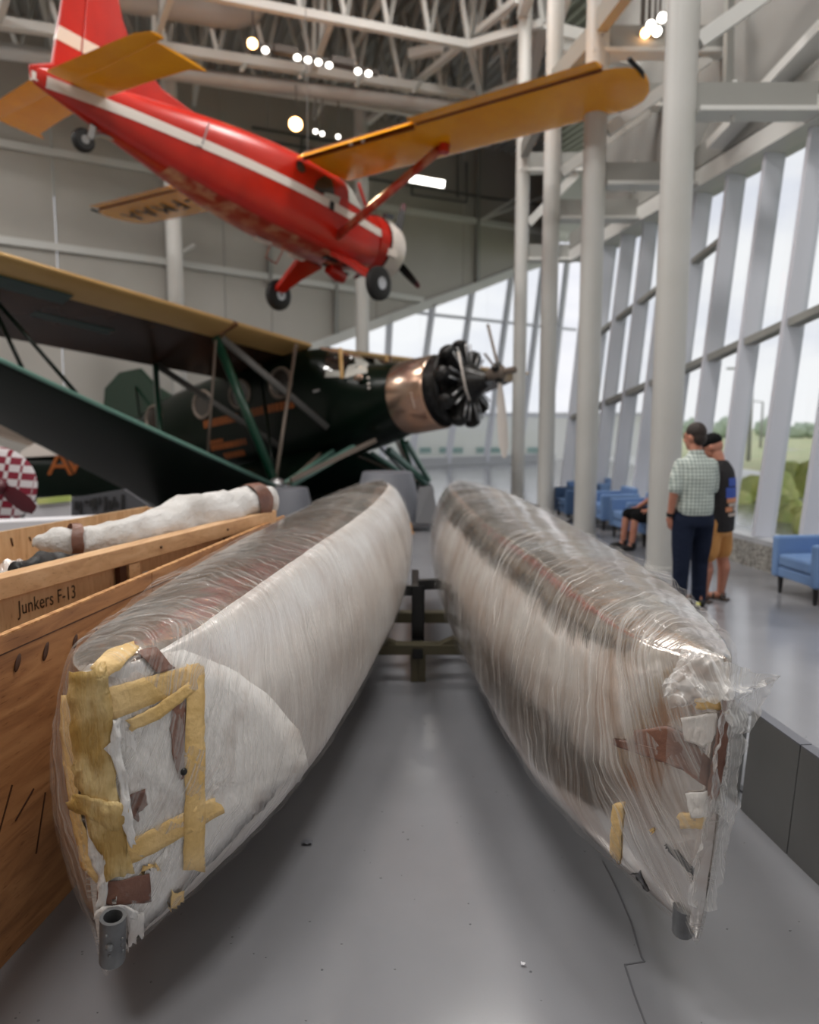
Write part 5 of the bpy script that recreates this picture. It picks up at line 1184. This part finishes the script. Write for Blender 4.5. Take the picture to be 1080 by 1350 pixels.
def man_one(loc, rz):
    t = thing('person', 'man in a pale green checked shirt and dark jeans with a hand in his pocket', 'person', loc); t['_w'] = 0; t.rotation_euler = (0, 0, rz)
    b = MB(); P, Rm = head(b, (-.005, .03, 1.605), .5, .12); limb(b, [(0, -.005, 1.40), (0, .012, 1.53)], [.062, .056])
    torso(b, 0, 0, [(.86, .13, .09, 0), (1.05, .13, .09, 0), (1.3, .14, .09, -.01), (1.38, .10, .06, -.01), (1.44, .05, .05, 0)])
    limb(b, [(-.15, -.01, 1.34), (-.22, -.05, 1.12), (-.218, .01, .90)], [.05, .042, .029]); hand(b, (-.216, .02, .885), (.12, .25, -1), (1, .2, 0), 1)
    limb(b, [(.15, .0, 1.34), (.2, .06, 1.12), (.11, .26, 1.10)], [.052, .043, .030]); hand(b, (.11, .275, 1.1), (-.8, .4, .1), (0, -1, 0), -1)
    for s, fy in ((-1, -.03), (1, .06)): limb(b, [(s*.095, 0, .9), (s*.115, fy, .48), (s*.12, fy-.02, .09)], [.08, .052, .038])
    link('body', fuse(b, .0068, 5), M['skin'], t); eyes(P, Rm, t)
    s_ = MB(); torso(s_, 0, 0, [(.90, .168, .128, 0), (.97, .176, .138, 0), (1.1, .170, .134, -.005), (1.25, .178, .128, -.015), (1.35, .172, .108, -.015), (1.41, .13, .085, -.01), (1.455, .075, .07, 0), (1.475, .066, .064, .004)])
    limb(s_, [(-.15, -.01, 1.36), (-.19, -.03, 1.25), (-.212, -.045, 1.14)], [.062, .062, .060]); limb(s_, [(.15, 0, 1.36), (.185, .03, 1.25), (.2, .055, 1.14)], [.062, .062, .06])
    sh = link('shirt', fuse(s_, .011, 6), M['plaid'], t)
    MB().lathe([(0, .073), (.028, .067)], (0, .0, 1.462), (0, .12, 1), 20, False).build('collar', M['plaid'], sh, True)
    j = MB(); torso(j, 0, 0, [(.80, .188, .128, 0), (.88, .18, .125, 0), (.955, .172, .118, 0)])
    for s, fy in ((-1, -.04), (1, .07)): limb(j, [(s*.095, 0, .86), (s*.108, fy*.5, .62), (s*.118, fy, .46), (s*.122, fy, .25), (s*.124, fy, .075)], [.105, .094, .078, .07, .068])
    link('jeans', fuse(j, .011, 6), M['jeans'], t)
    bl_ = MB().lathe([(0, .1), (.035, .1)], (0, 0, .925), (0, 0, 1), 24, False); bl_.v = [(x*1.76, y*1.22, z) for x, y, z in bl_.v]; bl_.build('belt', M['leg'], t)
    for s, fy in ((-1, -.04), (1, .07)):
        q = MB(); q.ell((s*.125, fy+.06, .035), (.047, .135, .04)); q.ell((s*.125, fy-.03, .06), (.042, .06, .05)); q.v = [(x, y, max(z, .002)) for x, y, z in q.v]; so = q.build('shoe', M['shoe'], t, True)
        if s > 0: MB().ell((s*.125-.03, fy-.055, .055), (.02, .03, .02)).build('shoe_mark', M['yellow'], so, True)
    hm = MB(); hm.ell(P(0, -.022, .045), (.083, .096, .095), Rm, 20, 14); hm.ell(P(0, -.05, -.01), (.074, .062, .075), Rm, 16, 10); link('hair', fuse(hm, .008, 3), M['hair'], t)
    MB().lathe([(-.016, .034), (.016, .034)], (-.218, .013, .905), (.05, .25, -1), 16).build('wristwatch', M['black'], t)
    return t
def man_two(loc, rz):
    t = thing('person', 'man in a black cap, charcoal tee with a coloured back print and tan shorts', 'person', loc); t['_w'] = 0; t.rotation_euler = (0, 0, rz)
    b = MB(); P, Rm = head(b, (-.01, .07, 1.505), .12, .4); limb(b, [(0, -.01, 1.33), (-.004, .03, 1.45)], [.062, .058])
    torso(b, 0, 0, [(.8, .14, .11, 0), (1.0, .14, .1, 0), (1.22, .13, .09, -.01), (1.31, .10, .06, -.01), (1.37, .05, .05, 0)])
    for s in (-1, 1): limb(b, [(s*.15, 0, 1.26), (s*.2, .06, 1.05), (s*.1, .25, 1.0)], [.05, .042, .031]); hand(b, (s*.085, .265, 1.0), (-s, .35, -.1), (0, -1, -.2), s)
    for s, fy in ((-1, .05), (1, -.04)):
        limb(b, [(s*.095, 0, .85), (s*.10, fy+.01, .47), (s*.1, fy-.02, .32), (s*.1, fy, .085)], [.085, .055, .058, .036]); limb(b, [(s*.1, fy, .06), (s*.105, fy+.06, .035), (s*.11, fy+.15, .025)], [.036, .035, .026])
        for k in range(5): limb(b, [(s*.11+(k-2)*.016, fy+.15, .022), (s*.11+(k-2)*.018, fy+.19-.006*k*(s > 0)-.006*(4-k)*(s < 0), .018)], [.011, .009], (1, 1), 8)
    link('body', fuse(b, .0068, 5), M['skin'], t); eyes(P, Rm, t)
    s_ = MB(); torso(s_, 0, 0, [(.70, .188, .155, 0), (.85, .188, .158, 0), (1.05, .182, .15, -.005), (1.2, .18, .13, -.015), (1.29, .168, .11, -.015), (1.345, .125, .085, -.01), (1.385, .07, .07, 0)])
    for s in (-1, 1): limb(s_, [(s*.15, 0, 1.28), (s*.19, .03, 1.16), (s*.2, .06, 1.04)], [.062, .066, .066])
    me = fuse(s_, .011, 6); sh = link('tee_shirt', me, M['tee'], t); bv = BVHTree.FromPolygons([v.co.copy() for v in me.vertices], [tuple(p.vertices) for p in me.polygons])
    for x0, x1, z0, z1, m_ in ((-.10, .10, 1.14, 1.22, 'print_blue'), (-.13, .12, 1.03, 1.13, 'print_blue'), (-.12, .13, .985, 1.03, 'print_warm'), (-.1, .11, .95, .98, 'print_pale'), (-.13, -.04, .90, .945, 'print_warm'), (-.02, .07, .90, .945, 'print_pale'), (-.1, .1, .855, .885, 'print_pale')):
        vs = [(bv.ray_cast(Vector((x0+(x1-x0)*i/6, -1, z0+(z1-z0)*k/3)), Vector((0, 1, 0)))[0] or Vector((0, -.2, z0)))+Vector((0, -.004, 0)) for i in range(7) for k in range(4)]
        MB().add(vs, [(i*4+k, i*4+k+1, (i+1)*4+k+1, (i+1)*4+k) for i in range(6) for k in range(3)]).build('back_print', M[m_], sh, True)
    j = MB(); torso(j, 0, 0, [(.66, .18, .13, 0), (.8, .185, .135, 0), (.88, .17, .125, 0)])
    for s, fy in ((-1, .02), (1, -.015)): limb(j, [(s*.095, 0, .8), (s*.105, fy, .62), (s*.11, fy*1.4, .50)], [.11, .108, .104])
    link('shorts', fuse(j, .011, 6), M['shorts'], t)
    cp_ = MB(); cp_.ell(P(0, -.012, .055), (.086, .102, .082), Rm, 20, 14); cp_.v = [tuple(v) for v in cp_.v]; c_ = cp_.build('cap', M['blk_cloth'], t, True)
    MB().sheet(lambda u, v: P((u-.5)*.15, .085+.075*v-.09*(u-.5)**2*2, .045-.02*v-.05*(u-.5)**2), 8, 4).build('cap_brim', M['blk_cloth'], c_, True)
    for s, fy in ((-1, .05), (1, -.04)):
        q = MB().box((s*.108, fy+.07, .010), (.1, .29, .018)); so = q.build('sandal', M['sandal'], t, False, .008)
        for y in (-.02, .06, .13): MB().tube([(s*.108-.052, fy+y, .015), (s*.108-.03, fy+y, .066-.12*max(0, y)), (s*.108+.03, fy+y, .066-.12*max(0, y)), (s*.108+.052, fy+y, .015)], .012, 8).build('sandal_strap', M['sandal'], so, True)
    return t
def man_seated(loc, rz):
    t = thing('person', 'person in black shirt and shorts sitting in an armchair, half hidden behind the large column', 'person', loc); t['_w'] = 0; t.rotation_euler = (0, 0, rz)
    b = MB(); P, Rm = head(b, (0, .02, 1.16), 0, .1); limb(b, [(0, -.02, .96), (0, 0, 1.09)], [.06, .055])
    torso(b, 0, 0, [(.4, .15, .11, 0), (.6, .14, .1, -.02), (.85, .17, .105, -.03), (.97, .12, .08, -.03), (1.0, .06, .06, -.02)])
    for s in (-1, 1):
        limb(b, [(s*.16, -.02, .9), (s*.2, .02, .68), (s*.16, .24, .56)], [.05, .043, .03]); hand(b, (s*.155, .255, .555), (-.1*s, 1, -.1), (0, 0, -1), s)
        limb(b, [(s*.1, 0, .45), (s*.13, .42, .47), (s*.13, .46, .12)], [.085, .06, .04]); limb(b, [(s*.13, .45, .07), (s*.135, .56, .04)], [.04, .03])
    link('body', fuse(b, .0068, 5), M['skin'], t); eyes(P, Rm, t)
    s_ = MB(); torso(s_, 0, 0, [(.40, .18, .14, 0), (.6, .175, .135, -.02), (.85, .178, .12, -.03), (.94, .14, .085, -.03), (1.01, .07, .066, -.02)])
    for s in (-1, 1): limb(s_, [(s*.15, -.02, .9), (s*.2, .0, .74)], [.062, .062])
    link('shirt', fuse(s_, .011, 6), M['blk_cloth'], t)
    j = MB(); torso(j, 0, 0, [(.36, .17, .13, 0), (.5, .175, .135, 0)])
    for s in (-1, 1): limb(j, [(s*.1, 0, .45), (s*.13, .40, .47)], [.11, .088])
    link('shorts', fuse(j, .011, 6), M['blk_cloth'], t)
    hm = MB(); hm.ell(P(0, -.02, .045), (.083, .096, .095), Rm, 20, 14); hm.build('hair', M['hair'], t, True)
    for s in (-1, 1):
        q = MB(); q.ell((s*.133, .53, .04), (.048, .135, .045)); q.ell((s*.133, .45, .075), (.045, .05, .06)); q.v = [(x, y, max(z, .002)) for x, y, z in q.v]; q.build('shoe', M['shoe'], t, True)
    return t
man_one((2.61, 6.92, 0), .12)
man_two((2.98, 7.30, 0), .85)
man_seated((3.46, 10.42, 0), 1.75)
armchair((3.62, 10.42, 0), .12, 'blue armchair behind the large column with a person sitting in it')
# the rest of the left background: checkered nose of a small aircraft, dark fuselage, plinths

def checker_mat(name, c1, c2, sc):
    m = bpy.data.materials.new(name); m.use_nodes = True; t = m.node_tree; b = t.nodes['Principled BSDF']; b.inputs['Roughness'].default_value = .35
    co = t.nodes.new('ShaderNodeTexCoord'); ck = t.nodes.new('ShaderNodeTexChecker'); ck.inputs['Color1'].default_value = c1; ck.inputs['Color2'].default_value = c2; ck.inputs['Scale'].default_value = sc
    mp = t.nodes.new('ShaderNodeMapping'); mp.inputs['Rotation'].default_value = (0, -.18, .72); mp.inputs['Scale'].default_value = (1, .001, 1); mp.inputs['Location'].default_value = (.013, .0005, .021)
    t.links.new(co.outputs['Object'], mp.inputs['Vector']); t.links.new(mp.outputs['Vector'], ck.inputs['Vector']); t.links.new(ck.outputs['Color'], b.inputs['Base Color']); return m
M['checker'] = checker_mat('red_white_checker_paint', rgb(226, 220, 222), rgb(138, 26, 50), 13)
c = at(-6, 640, 8.0)
sa = thing('small_aircraft', 'small aircraft with a red and white checkered round cowl at the left edge', 'aircraft', (c.x, c.y, 0)); fx = Vector((.66, -.75, 0)).normalized()
MB().lathe([(-.5, .40), (-.1, .42), (.02, .41), (.045, .37), (.05, .26), (.04, .12)], c, fx, 40).build('checkered_cowl', M['checker'], sa, 40)
MB().lathe([(-2.2, .1), (-1.4, .26), (-.5, .39)], c, fx, 28).build('fuselage', M['maroon'], sa, True)
MB().lathe([(.1, .09), (.2, .08), (.28, .02)], c, fx, 18).build('spinner', M['maroon'], sa, True)
bd = Vector((.8, 0, -.58)).normalized(); o = c+fx*.2
for s in (1, -1): MB().loft([[o+bd*s*t+Vector((.3, 0, .42)).normalized()*w_, o+bd*s*t+fx*.02, o+bd*s*t-Vector((.3, 0, .42)).normalized()*w_, o+bd*s*t-fx*.02] for t, w_ in ((.02, .05), (.15, .085), (.32, .09), (.42, .05))]).build('propeller_blade', M['maroon'], sa, 60)
for s in (-1, 1):
    MB().bar(c+Vector((s*.25-.3, .4, -.3)), Vector((c.x+s*.5-.3, c.y+.4, .3)), .07, .05).build('gear_leg', M['maroon'], sa); MB().lathe([(-.06, .12), (-.05, .17), (.05, .17), (.06, .12)], (c.x+s*.52-.3, c.y+.4, .18), (1, 0, 0), 18).build('wheel', M['black'], sa, 40)
# dark aircraft with orange letters standing far behind
q0, q1 = at(-60, 640, 17), at(235, 640, 18.4); dx = (q1-q0).normalized()
da = thing('dark_aircraft', 'dark aircraft with orange letters and a white nose far behind at the left', 'aircraft', ((q0.x+q1.x)/2, 17.8, 0))
def dpt(px, py): return on_plane(px, py, q0, Vector((dx.y, -dx.x, 0)))
rings = []
for px, yt, yb, hw in ((-60, 600, 668, .5), (40, 597, 668, .6), (120, 597, 666, .6), (190, 612, 664, .4), (235, 636, 662, .15)):
    a, b = dpt(px, yt), dpt(px, yb); m_ = (a+b)/2; h_ = (a.z-b.z)/2; n_ = Vector((dx.y, -dx.x, 0)); rings.append([m_-n_*hw+n_*hw*math.copysign(abs(math.cos(t))**.5, math.cos(t))+Vector((0, 0, h_*math.copysign(abs(math.sin(t))**.6, math.sin(t)))) for t in [2*PI*k/24 for k in range(24)]])
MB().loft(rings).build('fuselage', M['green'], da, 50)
MB().hexa([dpt(22, 604)+Vector((0, -.05, 0)), dpt(88, 600)+Vector((0, -.05, 0)), dpt(88, 600)+Vector((0, .4, 0)), dpt(22, 604)+Vector((0, .4, 0)), dpt(30, 594)+Vector((0, -.05, 0)), dpt(62, 575)+Vector((0, -.05, 0)), dpt(62, 575)+Vector((0, .4, 0)), dpt(30, 594)+Vector((0, .4, 0))]).build('white_nose_panel', M['white_paint'], da, False, .02)
lettering('A', .82, dpt(79, 612)-Vector((dx.y, -dx.x, 0))*-.03, dx, (.0, 0, 1), M['letter'], da, 'orange_letter', .01)
lettering('V', .82, dpt(98, 610)-Vector((dx.y, -dx.x, 0))*-.03, dx, (.0, 0, 1), M['letter'], da, 'orange_letter', .01)
MB().hexa([dpt(-50, 560), dpt(42, 590), dpt(42, 590)+Vector((0, 1.2, .1)), dpt(-50, 560)+Vector((0, 1.2, .1)), dpt(-50, 500)+Vector((0, .1, 0)), dpt(40, 584)+Vector((0, .1, 0)), dpt(40, 584)+Vector((0, 1.2, .1)), dpt(-50, 500)+Vector((0, 1.2, .1))]).build('orange_brown_wing', M['strut_l'], da, False, .02)
for px in (20, 150): a = dpt(px, 662); MB().bar(a+Vector((.1, .5, .1)), Vector((a.x+.1, a.y+.5, .2)), .1, .1).build('gear_leg', M['black_paint'], da); MB().lathe([(-.1, .2), (-.08, .3), (.08, .3), (.1, .2)], (a.x+.1, a.y+.5, .3), (0, 1, 0), 20).build('wheel', M['black'], da, 40)
# display boards behind the crate
def board(poly, Y0, m_, label, name, cat, depth=.06, legs=True):
    P = [at(x, y, Y0) for x, y in poly]; t = thing(name, label, cat, (sum(p.x for p in P)/len(P), Y0, 0)); n = len(P); d = Vector((0, depth, 0))
    MB().add(P+[p+d for p in P], [tuple(range(n)), tuple(range(n, 2*n))[::-1]]+[(i, (i+1) % n, n+(i+1) % n, n+i) for i in range(n)]).build('board', m_, t)
    if legs:
        zs = min(p.z for p in P)
        for x in (min(p.x for p in P)+.08, max(p.x for p in P)-.12): MB().bar((x, Y0+depth/2, 0), (x, Y0+depth/2, zs+.1), .06, .05).build('leg', M['slate'], t)
    return t
t = board([(94, 657), (163, 645), (198, 669), (190, 688), (94, 694)], 7.6, M['slate'], 'slate grey display board with a dark worn inscription behind the crate', 'display_board', 'board')
for x, w_, y0, y1 in ((98, 5, 661, 672), (105, 3, 661, 678), (111, 6, 660, 664), (118, 4, 659, 668), (122, 6, 657, 672), (130, 3, 656, 666), (137, 4, 655, 674), (143, 5, 660, 672), (149, 3, 655, 669), (152, 4, 662, 668), (160, 4, 652, 672)):
    MB().hexa([at(x, y1, 7.58), at(x+w_, y1, 7.58), at(x+w_, y1, 7.595), at(x, y1, 7.595), at(x, y0, 7.58), at(x+w_, y0, 7.58), at(x+w_, y0, 7.595), at(x, y0, 7.595)]).build('worn_letter', M['black_paint'], t)
t = board([(38, 664), (93, 660), (93, 690), (30, 690)], 9.4, M['white_plinth'], 'low white plinth with a green strip behind the crate, beside the grey board', 'white_plinth', 'plinth', .5)
MB().bar(at(50, 661, 9.38), at(93, 657, 9.38), .05, .07).build('green_strip', M['leaf'], t)
t = board([(-30, 690), (110, 684), (110, 702), (-30, 708)], 7.0, M['white_plinth'], 'long low white plinth under the checkered aircraft behind the crate', 'white_plinth', 'plinth', .3)
